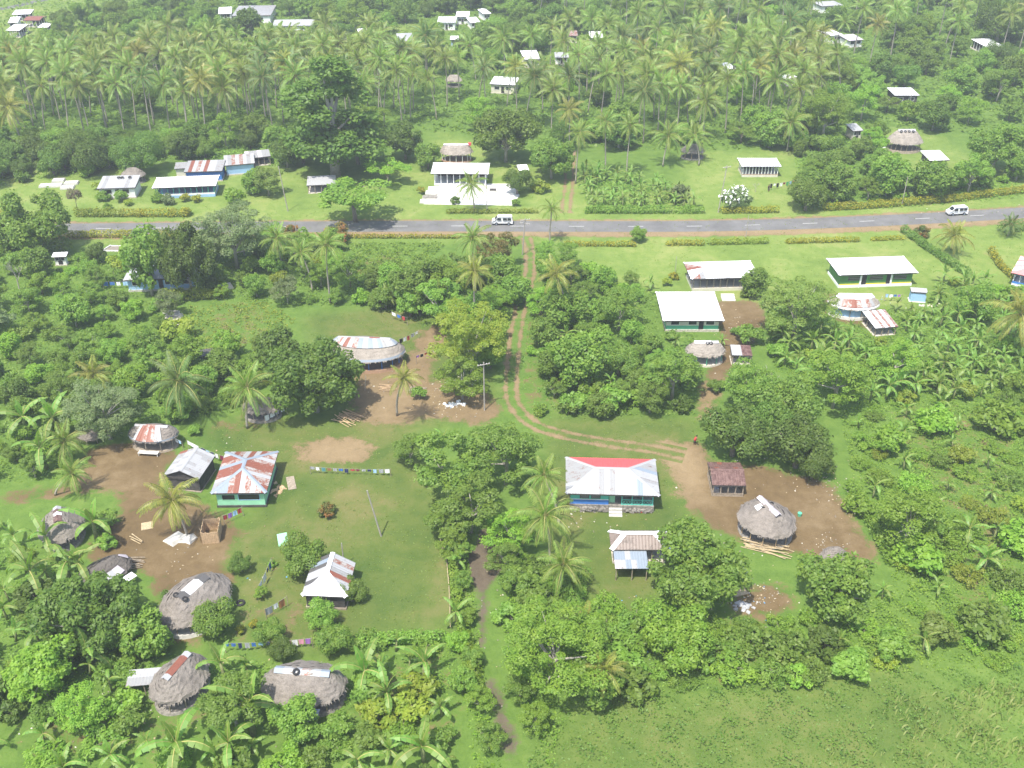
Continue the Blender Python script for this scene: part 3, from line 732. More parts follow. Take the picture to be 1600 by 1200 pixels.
for i, (A, B, C, e, r, k, mt, wl, lab) in enumerate([
    ((765,131),(805,133),(772,119), 3, 1.0, 'hip', 'white_new', 'cream', 'bright white hip-roofed house among trees above the meeting house'),
    ((820,93),(846,92),(822,79), 3, .8, 'hip', 'white_new', 'cream', 'white roof deep in the trees left of the far palms'),
    ((1544,75),(1573,74),(1548,60), 3, .6, 'hip', 'white_new', 'orange', 'white-roofed open house at the far upper right corner'),
    ((1398,149),(1437,149),(1403,137), 3, .7, 'hip', 'white_new', 'shade', 'white-roofed dark house behind the thatched house'),
    ((1333,205),(1350,204),(1334,195), 2.6, .4, 'mono', 'zinc_white', 'cream', 'little white shed left of the far thatched house'),
    ((683,35),(712,35),(690,26), 3, .7, 'hip', 'white_new', 'white', 'white roof at the far meadow edge, front one of four'),
    ((712,26),(733,26),(717,18), 3, .6, 'hip', 'white_new', 'white', 'white roof at the far meadow edge, hindmost of four'),
    ((735,36),(751,35),(739,28), 2.6, .3, 'mono', 'white_new', 'white', 'small flat white roof right of the far meadow roofs'),
    ((755,22),(768,21),(757,14), 2.8, .6, 'hip', 'white_new', 'white', 'small peaked white roof rightmost at the far meadow'),
    ((622,65),(647,64),(628,52), 3, .7, 'hip', 'zinc_white', 'blue', 'blue-walled house with white roof beside the round green tree'),
    ((703,62),(716,62),(705,57), 2.4, .2, 'mono', 'white_new', 'paleblue', 'tiny pale blue hut right of the round green tree'),
    ((922,59),(943,59),(924,49), 3, .6, 'hip', 'white_new', 'white', 'white roof half hidden at the top of the far palms'),
    ((889,56),(903,56),(891,49), 2.6, .3, 'mono', 'zinc_rust', 'cream', 'small reddish-edged shed left of the far white roof'),
    ((362,25),(423,24),(372,9), 3, 1.0, 'hip', 'zinc_spot', 'white', 'rust-ridged pale house beyond the coconut grove'),
    ((341,22),(362,21),(345,13), 2.6, .4, 'mono', 'white_new', 'white', 'low white annex beside the rust-ridged far house'),
    ((425,41),(489,40),(432,33), 2.6, .5, 'mono', 'zinc_white', 'white', 'long low white roof behind the coconut grove'),
    ((1296,56),(1318,54),(1299,45), 3, .6, 'hip', 'white_new', 'white', 'broken white roof among the far right palms'),
    ((1327,64),(1350,62),(1330,55), 2.6, .4, 'mono', 'zinc_lilac', 'white', 'greyish roof right of the broken white roof'),
    ((1137,108),(1150,107),(1140,99), 2.6, .4, 'mono', 'white_new', 'white', 'tiny white roof among the middle palms'),
    ((1228,124),(1246,120),(1231,115), 2.6, .3, 'mono', 'white_new', 'white', 'slanting white roof under the right-hand palms'),
    ((1284,10),(1318,8),(1288,2), 2.8, .6, 'hip', 'zinc_white', 'white', 'white roof cut by the top edge of the photo'),
    ((811,267),(827,266),(814,259), 2.2, .3, 'mono', 'white_new', 'white', 'little white-roofed privy beside the dark tree at the graves'),
    ((80,402),(103,401),(82,396), 2.2, .2, 'mono', 'white_new', 'white', 'small white roof left of the flower bed'),
    ((867,90),(889,90),(870,83), 2.4, .3, 'mono', 'zinc_white', 'white', 'low pale shed right of the deep white roof'),
    ((560,51),(576,50),(562,46), 2.4, .3, 'mono', 'white_new', 'cream', 'tiny pale roof on the far small meadow'),
    ((12,36),(28,35),(14,27), 2.6, .4, 'hip', 'white_new', 'white', 'white open shelter leftmost on the far top-left meadow'),
    ((36,32),(62,32),(40,25), 2.6, .5, 'gable_u', 'rust', 'orange', 'orange-roofed shelter on the far top-left meadow'),
    ((18,23),(47,22),(22,17), 2.6, .3, 'mono', 'white_new', 'paleblue', 'blue-tinged white shelter hindmost on the far top-left meadow'),
    ((8,48),(30,48),(12,39), 2.6, .3, 'mono', 'white_new', 'white', 'white shelter nearest on the far top-left meadow'),
    ((58,43),(74,43),(62,37), 1.4, .2, 'mono', 'white_new', 'white', 'low flat white shelter rightmost on the far top-left meadow'),
    ]):
    far = i < 26 and wl != 'orange'
    house('far_house' if far else 'shelter', lab, A, B, C, e, r, k, mt, cat='house' if far else 'shelter', sw=1.6, over=.4, plinth=.25, wall=wl if far else 'cream', walls='solid' if far else 'posts', posts=4, post_mat='white', windows=2 if far else 0, caps=None, keep='roof')
house('village_house', 'house with blue-washed front hidden behind the two trees by the west garden', (192,438), (305,434), (200,410), 2.9, .7, 'hip', 'zinc_white', sw=1.1, over=.6, plinth=.4, plinth_mat='concrete', wall='paleblue', windows=4, caps='zinc_white', keep=False)

# ------------------------------------------------------------------ thatched houses
def thatched(label, px, py, ru, rv, rot, eave, top, ridge=0.45, layers=6, mat='thatch', posts=14, base=0.35, base_mat='stone', rim=None, post_mat='timber', wall=None, name='thatched_house', keep=True):
    c = gp(px, py, (eave + top) / 2); rz = math.radians(rot)
    root = empty(name, (c.x, c.y, 0), rz); tag(root, label, 'thatched hut')
    FOOT.append((c.x, c.y, max(ru, rv) + .3))
    s_ = scale_at(px, py)
    if keep: KEEP.append((px - ru*s_*.95, py - rv*s_*.75, px + ru*s_*.95, py + rv*s_*.8 + 6))
    N = 48; rl = ru * ridge
    def pt(t, j, out=0.0, dz=0.0):
        an = 2 * math.pi * j / N
        a_ = ru * (1 - t) + rl * t + out; b_ = rv * (1 - t) + 0.12 * t + out
        z = eave + (top - eave) * (1 - (1 - t) ** 1.25) if t < 1 else top
        return Vector((a_ * math.cos(an), b_ * math.sin(an), z + dz))
    for k in range(layers):
        t0, t1 = k / layers, (k + 1) / layers
        mb = MB(); n = len(mb.v)
        for j in range(N): mb.v.append(tuple(pt(t0, j, .05 + RND.uniform(-.10, .10) * (1.8 if k == 0 else 1), RND.uniform(-.09, .04) * (2.2 if k == 0 else 1))))
        for j in range(N): mb.v.append(tuple(pt(t0 * .5 + t1 * .5, j, .03 + RND.uniform(-.05, .06), .05 + RND.uniform(-.05, .05))))
        for j in range(N): mb.v.append(tuple(pt(t1, j, .0, .05)))
        for r in range(2):
            for j in range(N):
                j2 = (j + 1) % N; mb.f.append((n+r*N+j, n+r*N+j2, n+(r+1)*N+j2, n+(r+1)*N+j)); mb.m.append(0)
        if k == 0:
            for q in range(150):
                j = RND.uniform(0, N); a0 = pt(0, j, .02, .02); a1 = pt(0, j + .28, .02, .02); e_ = pt(0, j + .14 + RND.uniform(-.1, .1), RND.uniform(.10, .34), RND.uniform(-.34, -.08))
                mb.poly([a0, a1, e_])
        if k == layers - 1: mb.f.append(tuple(n + 2*N + j for j in range(N))); mb.m.append(0)
        mb.obj('thatch_course', M[mat], root)
    if rim:
        mb = MB()
        for j in range(N):
            p, q = pt(0, j, .03, .02), pt(0, j + 1, .03, .02); a2, b2 = pt(0.1, j, .18, .06), pt(0.1, j + 1, .18, .06)
            mb.poly([p - Vector((0,0,.12)), q - Vector((0,0,.12)), q, p]); mb.poly([p, q, b2, a2])
        mb.obj('eave_trim', M[rim], root)
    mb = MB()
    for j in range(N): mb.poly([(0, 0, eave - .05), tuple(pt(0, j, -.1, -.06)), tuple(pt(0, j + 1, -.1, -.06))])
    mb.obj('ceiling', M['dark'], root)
    if base:
        mb = MB(); N2 = 28
        ring = lambda f, z: [(ru*f*math.cos(2*math.pi*j/N2), rv*f*math.sin(2*math.pi*j/N2), z) for j in range(N2)]
        lo, hi = ring(.97, -.2), ring(.93, base)
        for j in range(N2): mb.poly([lo[j], lo[(j+1) % N2], hi[(j+1) % N2], hi[j]])
        mb.poly(hi); mb.obj('foundation', M[base_mat], root)
    pm = MB().tube([(0,0,base - .05), (0,0,eave)], .075, 6).mesh('post', M[post_mat])
    for j in range(posts):
        an = 2 * math.pi * (j + .5) / posts
        link('post', pm, root, (ru * .87 * math.cos(an), rv * .87 * math.sin(an), 0))
    if wall:
        mb = MB(); N2 = 28
        for j in range(N2):
            a0, a1 = 2*math.pi*j/N2, 2*math.pi*(j+1)/N2
            mb.poly([(ru*.8*math.cos(a0), rv*.8*math.sin(a0), base), (ru*.8*math.cos(a1), rv*.8*math.sin(a1), base), (ru*.8*math.cos(a1), rv*.8*math.sin(a1), eave-.06), (ru*.8*math.cos(a0), rv*.8*math.sin(a0), eave-.06)])
        mb.obj('wall', M[wall], root)
    return root, rl, pt
def ridge_sheets(root, rl, top, mats, w=.55, drop=.35, over=.25, x0=None, x1=None):
    a_, b_ = (-rl - over if x0 is None else x0), (rl + over if x1 is None else x1); n = len(mats)
    for i, m_ in enumerate(mats):
        xa, xb = a_ + (b_ - a_) * i / n, a_ + (b_ - a_) * (i + 1) / n; h = top + .16 + (i % 2) * .012
        mb = MB(); mb.poly([(xa,-w,h-drop),(xb,-w,h-drop),(xb,0,h),(xa,0,h)]); mb.poly([(xa,0,h),(xb,0,h),(xb,w,h-drop),(xa,w,h-drop)])
        mb.obj('ridge_sheet', M[m_], root)
def slope_sheets(root, pt, a0, a1, t0, t1, mats):
    """iron laid on the thatch, between two bearings (degrees) and two heights"""
    n = len(mats); N = 48
    for i, m_ in enumerate(mats):
        mb = MB(); cols = []
        for q in range(3):
            an = (a0 + (a1 - a0) * (i + q / 2) / n) / 360 * N
            cols.append([pt(t0 + (t1 - t0) * r / 3, an, .16, .13 + .015 * (i % 2) + .03 * (q % 2)) for r in range(4)])
        for q in range(2):
            for r in range(3): mb.poly([cols[q][r], cols[q+1][r], cols[q+1][r+1], cols[q][r+1]])
        mb.obj('roof_sheet', M[m_], root)
tyre_me = None
def tyre(label, loc, rot=(0, 0, 0), r=.33):
    global tyre_me
    if tyre_me is None:
        mb = MB(); n = 16
        for i in range(n):
            for j in range(8):
                a_, b_ = 2*math.pi*i/n, 2*math.pi*j/8
                mb.v.append(((.24 + .10*math.cos(b_)) * math.cos(a_), (.24 + .10*math.cos(b_)) * math.sin(a_), .09*math.sin(b_)))
        for i in range(n):
            for j in range(8): mb.f.append((i*8+j, ((i+1)%n)*8+j, ((i+1)%n)*8+(j+1)%8, i*8+(j+1)%8)); mb.m.append(0)
        tyre_me = mb.mesh('tyre', M['rubber'], True)
    o = link('tyre', tyre_me, None, loc, rot); o.scale = (r/.33,) * 3
    return tag(o, label, 'tyre')
def on(root, x, y, z): return root.matrix_basis @ Vector((x, y, z))

rt, rl, pt = thatched('large brown thatched hut with a white panel in its dark ridge, left compound', 302, 926, 5.1, 4.0, 62, 2.3, 4.6, .42, posts=14, base=.5, base_mat='concrete')
ridge_sheets(rt, rl, 4.6, ['zinc_black','white_new','white_new','zinc_black'], .8, .35)
for i, (x, y, l) in enumerate(((-rl*.95, -.75, 'left'), (-rl*.95, .75, 'right'))): tyre('tyre weighing down the front end of the white-panelled thatch, %s one' % l, on(rt, x, y, 4.5), (.2, .1, 0), .38)
rt, rl, pt = thatched('weathered thatched hut with a red-brown and white ridge by the left bananas', 92, 812, 3.7, 3.0, 112, 2.1, 4.2, .4, posts=10)
ridge_sheets(rt, rl, 4.2, ['rust_dark','rust_dark','white_new','rust_dark','zinc_white'], .55, .3)
rt, rl, pt = thatched('thatched hut with a rust-red ridge strip and white lean-to, lower left', 278, 1050, 3.9, 3.0, 68, 2.2, 4.5, .5, posts=10)
ridge_sheets(rt, rl, 4.5, ['zinc_white','rust','rust','rust','rust','zinc_white'], .5, .25)
lr = empty('cook_shed', tuple(gp(226,1058,1.9)[:2]) + (0,), .12); tag(lr, 'white iron lean-to against the rust-ridged thatched hut', 'shed')
rf = MB().box(-1.9, -1.2, 1.83, 1.9, 1.2, 1.87).obj('roof', M['timber'], lr)
for i in range(5):
    for j in range(2):
        q = MB(); xa = -1.95 + .78*i; ya = -1.25 + 1.2*j; h = 1.92 + .05*j
        for k in range(4): q.poly([(xa+.195*k, ya, h+.03*(k%2)), (xa+.195*(k+1), ya, h+.03*((k+1)%2)), (xa+.195*(k+1), ya+1.28, h+.03+.03*((k+1)%2)), (xa+.195*k, ya+1.28, h+.03+.03*(k%2))])
        q.obj('roof_sheet', M['zinc_spot' if j == 0 else 'zinc_white'], rf)
pm = MB().box(-.05,-.05,0,.05,.05,1.82).mesh('post', M['timber'])
for xx in (-1.7, 0, 1.7):
    for yy in (-1.0, 1.0): link('post', pm, lr, (xx, yy, 0))
FOOT.append((lr.location.x, lr.location.y, 2.2)); KEEP.append((206, 1038, 250, 1075))
rt, rl, pt = thatched('wide thatched hut with white sheets and a tyre along its ridge, bottom left', 474, 1058, 5.0, 3.4, -6, 2.2, 4.4, .6, posts=12)
ridge_sheets(rt, rl, 4.4, ['zinc_blue','zinc_white','zinc_white','zinc_rust','zinc_white','zinc_blue'], .55, .3)
tyre('dark tyre on the white ridge sheets of the wide thatch', on(rt, -.6, -.4, 4.6), (.5, 0, 0), .42)
MB().box(.9, -4.6, 1.9, 2.7, -3.2, 1.94).obj('door_canopy', M['zinc_blue'], rt)
for xx in (1.0, 2.6): MB().box(xx-.05, -4.5, 0, xx+.05, -4.4, 1.89).obj('post', M['timber'], rt)
rt, rl, pt = thatched('round grey thatched hut with a bent lilac ridge sheet on the right yard', 1200, 800, 4.2, 3.9, 115, 2.3, 4.7, .3, posts=12, base=.15, post_mat='bamboo')
ridge_sheets(rt, rl, 4.7, ['zinc_lilac','zinc_lilac','zinc_lilac','zinc_lilac'], .5, .3, 1.0)
slope_sheets(rt, pt, 60, 84, .62, .85, ['white_new'])
for s_, l in ((-.75, 'right'), (.75, 'left')): tyre('tyre hung across the lilac ridge sheet, %s one' % l, on(rt, rl*.25, s_, 4.45), (.5 * (1 if s_ < 0 else -1), .3, 0), .33)
rt, rl, pt = thatched('long oval house with iron-sheeted top and thatched lower roof by the big breadfruit tree', 570, 537, 7.1, 4.3, -4, 2.5, 5.0, .62, mat='thatch_pale', posts=16, base=.5, base_mat='orange', rim='zinc_blue', post_mat='blue', wall='shade')
slope_sheets(rt, pt, 212, 328, .52, .98, ['zinc_rust','zinc_white','rust','zinc_white','zinc_rust','zinc_blue','zinc_white','zinc_blue','zinc_white','zinc_blue','zinc_spot','zinc_white'])
slope_sheets(rt, pt, 328, 392, .52, .98, ['zinc_white','zinc_blue','zinc_grey','zinc_grey']); slope_sheets(rt, pt, 148, 212, .52, .98, ['zinc_grey','zinc_grey','zinc_blue','zinc_white'])
ridge_sheets(rt, rl, 5.0, ['zinc_white','zinc_spot','zinc_white','rust','zinc_white'], .5, .25)
rt, rl, pt = thatched('small oval hut with rusty iron laid over the middle of its thatch', 238, 671, 3.9, 2.5, -5, 2.2, 3.7, .62, posts=9, base=.25, base_mat='timber', rim='zinc_blue')
slope_sheets(rt, pt, 232, 304, .02, 1.0, ['zinc_white','rust','rust','zinc_rust','rust','zinc_rust','zinc_spot','zinc_white'])
ridge_sheets(rt, rl, 3.7, ['zinc_spot','zinc_rust','zinc_white'], .35, .2)
bn = MB(); bn.box(-1.6, -3.2, .5, 1.6, -2.4, .58)
for xx in (-1.5, 1.5):
    for yy in (-3.1, -2.5): bn.box(xx-.05, yy-.05, 0, xx+.05, yy+.05, .499)
bo = bn.obj('bench', M['concrete']); bo.location = rt.location; bo.rotation_euler = rt.rotation_euler; tag(bo, 'pale plank bench in front of the small rusty-topped oval hut', 'bench')
rt, rl, pt = thatched('collapsed blackened thatched hut with scraps of white iron, left compound', 158, 889, 4.0, 2.7, 52, 1.5, 2.9, .55, mat='thatch_dark', posts=6, base=0)
slope_sheets(rt, pt, 262, 300, .1, .5, ['zinc_white','zinc_lilac']); slope_sheets(rt, pt, 340, 362, .2, .8, ['zinc_lilac'])
MB().box(1.2, -3.9, 1.3, 2.6, -2.7, 1.34).obj('roof_sheet', M['white_new'], rt)
rt, rl, pt = thatched('pale oval thatched house with blue rim and rusty centre behind the green house garden', 1335, 466, 4.9, 3.1, -2, 2.4, 4.2, .6, mat='thatch_pale', posts=12, base=.5, base_mat='concrete', rim='white_new', wall='paleblue')
slope_sheets(rt, pt, 220, 318, .1, .62, ['zinc_spot','zinc_rust','zinc_rust','rust','zinc_rust','zinc_white','zinc_rust','zinc_spot'])
slope_sheets(rt, pt, 190, 350, .62, 1.0, ['white_new'] * 8); ridge_sheets(rt, rl, 4.2, ['white_new'] * 4, .5, .25)
rt, rl, pt = thatched('small thatched hut with two tyres on its white ridge by the cart yard', 1103, 540, 3.5, 2.6, 0, 2.2, 3.9, .55, mat='thatch_pale', posts=10, base=.3, base_mat='coral', post_mat='green')
ridge_sheets(rt, rl, 3.9, ['white_new','white_new','zinc_white'], .5, .25)
for q, l in ((.15, 'left'), (.75, 'right')): tyre('tyre on the white ridge of the hut by the cart yard, %s one' % l, on(rt, q, -.5, 3.85), (.5, 0, 0), .33)
rt, rl, pt = thatched('thatched open house with a white ridge behind the meeting house', 713, 231, 4.3, 2.8, 0, 2.4, 4.3, .7, mat='thatch_pale', posts=14, base=.35, base_mat='orange', post_mat='white')
ridge_sheets(rt, rl, 4.3, ['white_new'] * 4, .5, .2)
MB().box(rl+.1, -.4, 4.1, rl+.9, .3, 4.75).obj('ridge_sheet', M['redroof'], rt)
rt, rl, pt = thatched('tall pale thatched house with four tyres on its ridge, far right clearing', 1415, 211, 4.9, 3.3, 0, 2.6, 5.6, .42, mat='thatch_pale', posts=18, base=.6, base_mat='timber', post_mat='timber')
ridge_sheets(rt, rl, 5.6, ['zinc_white'] * 4, .7, .45)
for i in range(4): tyre('tyre on the ridge of the tall far thatch, number %s from the left' % ('one','two','three','four')[i], on(rt, -1.6 + 1.05*i, -.75, 5.35), (.7, 0, 0), .36)
thatched('dark thatched hut in the trees behind the tyre-roofed white house', 207, 267, 3.0, 2.2, 0, 1.9, 3.6, .3, posts=8, keep=True)
thatched('small thatched hut under the palm at the edge of the north-east lawn', 1083, 230, 3.2, 2.3, 0, 2.0, 3.7, .35, posts=9, post_mat='bamboo', mat='thatch')
thatched('grey thatched hut mostly hidden under the dark breadfruit tree', 408, 628, 3.2, 2.4, 0, 1.9, 3.6, .4, posts=8)
thatched('grey thatched roof peeping out below the far white roof', 709, 121, 2.6, 2.0, 0, 1.9, 3.5, .4, posts=8, mat='thatch_pale')
thatched('low brown thatched hut at the far edge of the right yard', 1304, 862, 1.9, 1.5, 20, 1.0, 2.2, .3, posts=6, base=0)
thatched('small brown dome-shaped thatched shelter beside the grey-green tree', 137, 676, 1.9, 1.4, 0, 1.1, 2.2, .2, posts=6, base=0)
for i in range(3):
    r0 = [o for o in COL.objects if o.get('label', '') == 'small white house with tyres on its patched white roof'][0]
    tyre('tyre on the patched white roof, %s of three' % ('leftmost', 'middle', 'rightmost')[i], on(r0, (-.3, .5, 2.3)[i], 1.6, 3.6), (.1, 0, 0), .42)
# ------------------------------------------------------------------ plants
def crown_mesh(name, lobes, n, L, Wd, mat, up=0.5, out=0.6, seed=1, shell=(.76, 1.06), flower=0):
    r = np.random.default_rng(seed)
    lb = np.array(lobes, float); c, rad = lb[:, :3], lb[:, 3:]
    if rad.shape[1] == 1: rad = np.repeat(rad, 3, 1)
    w = rad[:, 0] * rad[:, 1] + rad[:, 0] * rad[:, 2]; w *= r.uniform(.55, 1.25, len(w)); w /= w.sum()
    i = r.choice(len(lb), int(n * 1.7), p=w)
    d = r.normal(size=(len(i), 3)); d[:, 2] += .25; d /= np.linalg.norm(d, axis=1)[:, None]
    sh = r.uniform(*shell, len(i)); sh = np.where(r.random(len(i)) < .14, r.uniform(1.0, 1.38, len(i)), sh)
    p = c[i] + d * rad[i] * sh[:, None]
    q = np.min(np.linalg.norm((p[:, None] - c[None]) / rad[None], axis=2), axis=1)
    k = np.where(q > .64)[0][:n]; p, d = p[k], d[k]; m = len(p)
    nn = d * out + r.normal(size=(m, 3)) * .38 + np.array([0, 0, up]); nn /= np.linalg.norm(nn, axis=1)[:, None]
    t = np.cross(nn, r.normal(size=(m, 3))); t /= np.linalg.norm(t, axis=1)[:, None]
    b = np.cross(nn, t); s = r.uniform(.65, 1.35, m)[:, None]
    V = np.stack([p - t * L * .5 * s, p + b * Wd * .5 * s - nn * L * .12 * s + t*L*.08*s, p + t * L * .5 * s - nn * L * .1 * s, p - b * Wd * .5 * s - nn * L * .12 * s + t*L*.08*s], 1).reshape(-1, 3)
    Q = np.arange(m * 4).reshape(m, 4)
    mats = [mat] if not isinstance(mat, list) else mat
    mi = None
    if flower: mi = ((r.random(m) < flower) & (d[:, 2] > .1)).astype(np.int32)
    return mesh_np(name, V, Q, mats, mi=mi)
def trunk_mesh(name, h, r0, lobes, mat, nl=6, seed=1, fork=.5):
    rr = random.Random(seed); mb = MB()
    top = Vector((rr.uniform(-.3, .3), rr.uniform(-.3, .3), h))
    mb.tube([(0,0,-.2), (top.x*.4, top.y*.4, h*.5), top], [r0*1.25, r0*.9, r0*.7], 8)
    ls = sorted(lobes, key=lambda q: rr.random())[:nl]
    for l in ls:
        e = Vector(l[:3]); st = top * rr.uniform(fork, 1.0)
        mb.tube([st, st.lerp(e, .5) + Vector((0, 0, rr.uniform(-.2, .5))), e], [r0*.55, r0*.38, r0*.14], 5, cap=False)
    return mb.mesh(name, mat, True)
def blob(n, rx, rz, zc, lr, seed, flat=1.0, zmin=None):
    rr = random.Random(seed); out = []
    for k in range(n):
        a_ = 2.4 * k + rr.uniform(-.3, .3); q = math.sqrt((k + .5) / n)
        ph = rr.uniform(-.8, 1.0)
        rad = rx * q * math.sqrt(max(.15, 1 - (ph * .7) ** 2))
        z = zc + rz * ph * (1 - .35 * q)
        s_ = lr[0] * .75 + (lr[1] - lr[0] * .75) * rr.random() ** 1.5; rad *= rr.uniform(.82, 1.12); z += rr.uniform(-.12, .16) * rz
        out.append((rad * math.cos(a_), rad * math.sin(a_), max(z, zmin or .3), s_, s_, s_ * flat))
    return out
KIND = {}     # name -> (object name, category, R0, crown centre z, [(crown mesh, trunk mesh)])
def kind(key, name, cat, R0, zc, lobesets, n, L, Wd, mat, bark, th, tr, **kw):
    var = []
    for i, lb in enumerate(lobesets):
        cr = crown_mesh('crown', lb, n, L, Wd, mat, seed=100 + i, **kw)
        tk = trunk_mesh('trunk', th, tr, lb, bark, seed=7 + i, nl=(14 if R0 > 6 else 8) if R0 > 2 else 3)
        both = bpy.data.meshes.new(name)
        var.append((cr, tk))
    KIND[key] = (name, cat, R0, zc, var)
S3 = (1, 2, 3)
def blob2(*a, k=1.0, **kw): return [tuple(v * k for v in q) for q in blob(*a, **kw)]
kind('breadfruit', 'breadfruit_tree', 'tree', 5, 4.7, [blob(36, 4.2, 3.4, 4.7, (.9, 1.8), s, zmin=1.5) for s in S3], 5600, .60, .35, LEAF['mid'], M['pale_bark'], 3.4, .26)
kind('breadfruit_big', 'breadfruit_tree', 'tree', 9, 7.9, [blob(60, 7.8, 5.6, 7.9, (1.2, 2.3), s + 60, zmin=2.6) for s in (1, 2)], 15000, .66, .38, LEAF['mid'], M['pale_bark'], 5.6, .42)
kind('broad', 'broadleaf_tree', 'tree', 5, 4.8, [blob(30, 4.2, 3.1, 4.8, (.8, 1.7), s + 70, .85, zmin=1.6) for s in S3], 5600, .50, .30, LEAF['mid'], M['bark'], 3.4, .28, out=.8)
kind('mango', 'mango_tree', 'tree', 5, 4.3, [blob(17, 3.9, 2.5, 4.3, (1.2, 2.0), s + 10, zmin=1.7) for s in S3], 6800, .42, .25, LEAF['dark'], M['bark'], 2.8, .34, out=.9)
kind('mango_big', 'mango_tree', 'tree', 9, 7.2, [blob(30, 7.2, 4.4, 7.2, (1.8, 3.2), s + 80, zmin=2.6) for s in (1, 2)], 15000, .46, .27, LEAF['dark'], M['bark'], 4.6, .5, out=.9)
kind('shade', 'shade_tree', 'tree', 5, 5.2, [blob(40, 4.5, 3.7, 5.2, (.7, 1.4), s + 20, .6, zmin=1.6) for s in S3], 6400, .40, .20, LEAF['olive'], M['pale_bark'], 3.8, .22, up=.9)
kind('shade_big', 'shade_tree', 'tree', 9, 8.6, [blob(84, 8.2, 5.8, 8.6, (.9, 1.9), s + 90, .55, zmin=2.4) for s in (1, 2)], 17000, .44, .21, LEAF['olive'], M['pale_bark'], 6.2, .38, up=.9)
kind('umbrella', 'umbrella_tree', 'tree', 5, 3.6, [blob(20, 4.4, 1.1, 3.7, (1.0, 1.5), s + 30, .34) for s in S3], 3600, .42, .24, LEAF['mid'], M['bark'], 2.8, .26, up=1.2, out=.3)
kind('tall', 'forest_tree', 'tree', 5, 11.5, [blob(40, 4.3, 8.6, 11.5, (1.1, 2.1), s + 40, .85, zmin=2.5) + blob(22, 4.6, 2.6, 5.6, (1.0, 1.8), s + 45, .85, zmin=1.6) for s in (1, 2)], 16000, .55, .32, LEAF['dark'], M['pale_bark'], 11, .5)
kind('scrub', 'shrub', 'shrub', 1.5, .75, [blob(22, 1.45, .5, .75, (.2, .5), s + 55, .7, zmin=.2) for s in S3], 1300, .26, .11, LEAF['mid'], M['bark'], .5, .05, up=.7, shell=(.7, 1.3))
kind('shrub', 'shrub', 'shrub', 1.5, 1.0, [blob(17, 1.25, .7, 1.0, (.26, .62), s + 50, .9, zmin=.3) for s in S3], 1100, .32, .19, LEAF['mid'], M['bark'], .8, .07)
def pick_rot(): return RND.uniform(0, 6.283)
def tree(key, x, y, R, label, group=None, look=None, parts=True, zs=1.0, name=None, var=None):
    nm, cat, R0, zc, V = KIND[key]
    s_ = R / R0
    cr, tk = V[RND.randrange(len(V)) if var is None else var % len(V)]
    root = empty(name or nm, (x, y, 0), pick_rot()); tag(root, label, cat, group)
    k = link('trunk', tk, root); k.scale = (s_, s_, s_ * zs)
    c = link('crown', cr, root, mat=LEAF[look] if look else None); c.scale = (s_, s_, s_ * zs)
    return root
def tree_px(key, cx, cy, hw, label, look=None, group=None, zs=1.0, **kw):
    """a tree whose crown centre is seen at cx, cy and whose crown is hw wide each side"""
    R0, zc = KIND[key][2:4]; z = zc
    for _ in range(4):
        R = hw / scale_at(cx, cy, z); z = zc * R / R0 * zs
        if R > 6.2 and key + '_big' in KIND: key += '_big'; R0, zc = KIND[key][2:4]; z = zc * R / R0 * zs
    p = gp(cx, cy, z); return tree(key, p.x, p.y, R, label, group, look, zs=zs, **kw)

# palms
def frond_mesh(name, e0, droop, ln, mat, seed, nl=17, w=.2, ll=1.0):
    rr = random.Random(seed); mb = MB(); n = 9; P = [Vector((0, 0, 0))]; T = []
    for i in range(n):
        a_ = e0 - droop * ((i + .5) / n) ** 1.25
        d = Vector((math.cos(a_), 0, math.sin(a_))); T.append(d); P.append(P[-1] + d * ln / n)
    T.append(T[-1])
    mb.tube(P, [.055 - .045 * i / n for i in range(n + 1)], 3, mi=1, cap=False)
    for k in range(nl):
        t = .1 + .88 * (k + .5) / nl; f = t * n; i = min(int(f), n - 1); p = P[i].lerp(P[i+1], f - i); d = T[i].lerp(T[i+1], f - i)
        l = ll * (math.sin(math.pi * (.16 + .78 * t)) ** .8) * rr.uniform(.8, 1.1)
        for s_ in (-1, 1):
            side = Vector((0, s_, 0)); dirn = (side * .78 + d * .55 + Vector((0, 0, -.30 - .25 * t))).normalized()
            q = p + dirn * l * .55; tip = p + (dirn + Vector((0, 0, -.35))).normalized() * l
            mb.poly([p - d * w * .5, q - d * w * .45, tip, q + d * w * .45])
    return mb.mesh(name, [mat, M['rachis']])
FR = {}
for key, mt in (('palm', LEAF['palm']), ('palmy', LEAF['palmy']), ('palmd', LEAF['palmd'])):
    FR[key] = [frond_mesh('frond', math.radians(e), math.radians(dr), l, mt, i, nl=20) for i, (e, dr, l) in enumerate(((82, 50, 3.9), (62, 80, 4.5), (40, 95, 4.8), (18, 90, 4.7), (-6, 75, 4.4), (-34, 45, 4.0)))]
def frond_layout(seed, n=24):
    rr = random.Random(seed); out = []
    for k in range(n):
        lv = min(5, int(6 * ((k + .5) / n) ** .9)); out.append((lv, 2.4 * k + rr.uniform(-.25, .25), rr.uniform(.88, 1.1), rr.uniform(-.1, .1)))
    return out
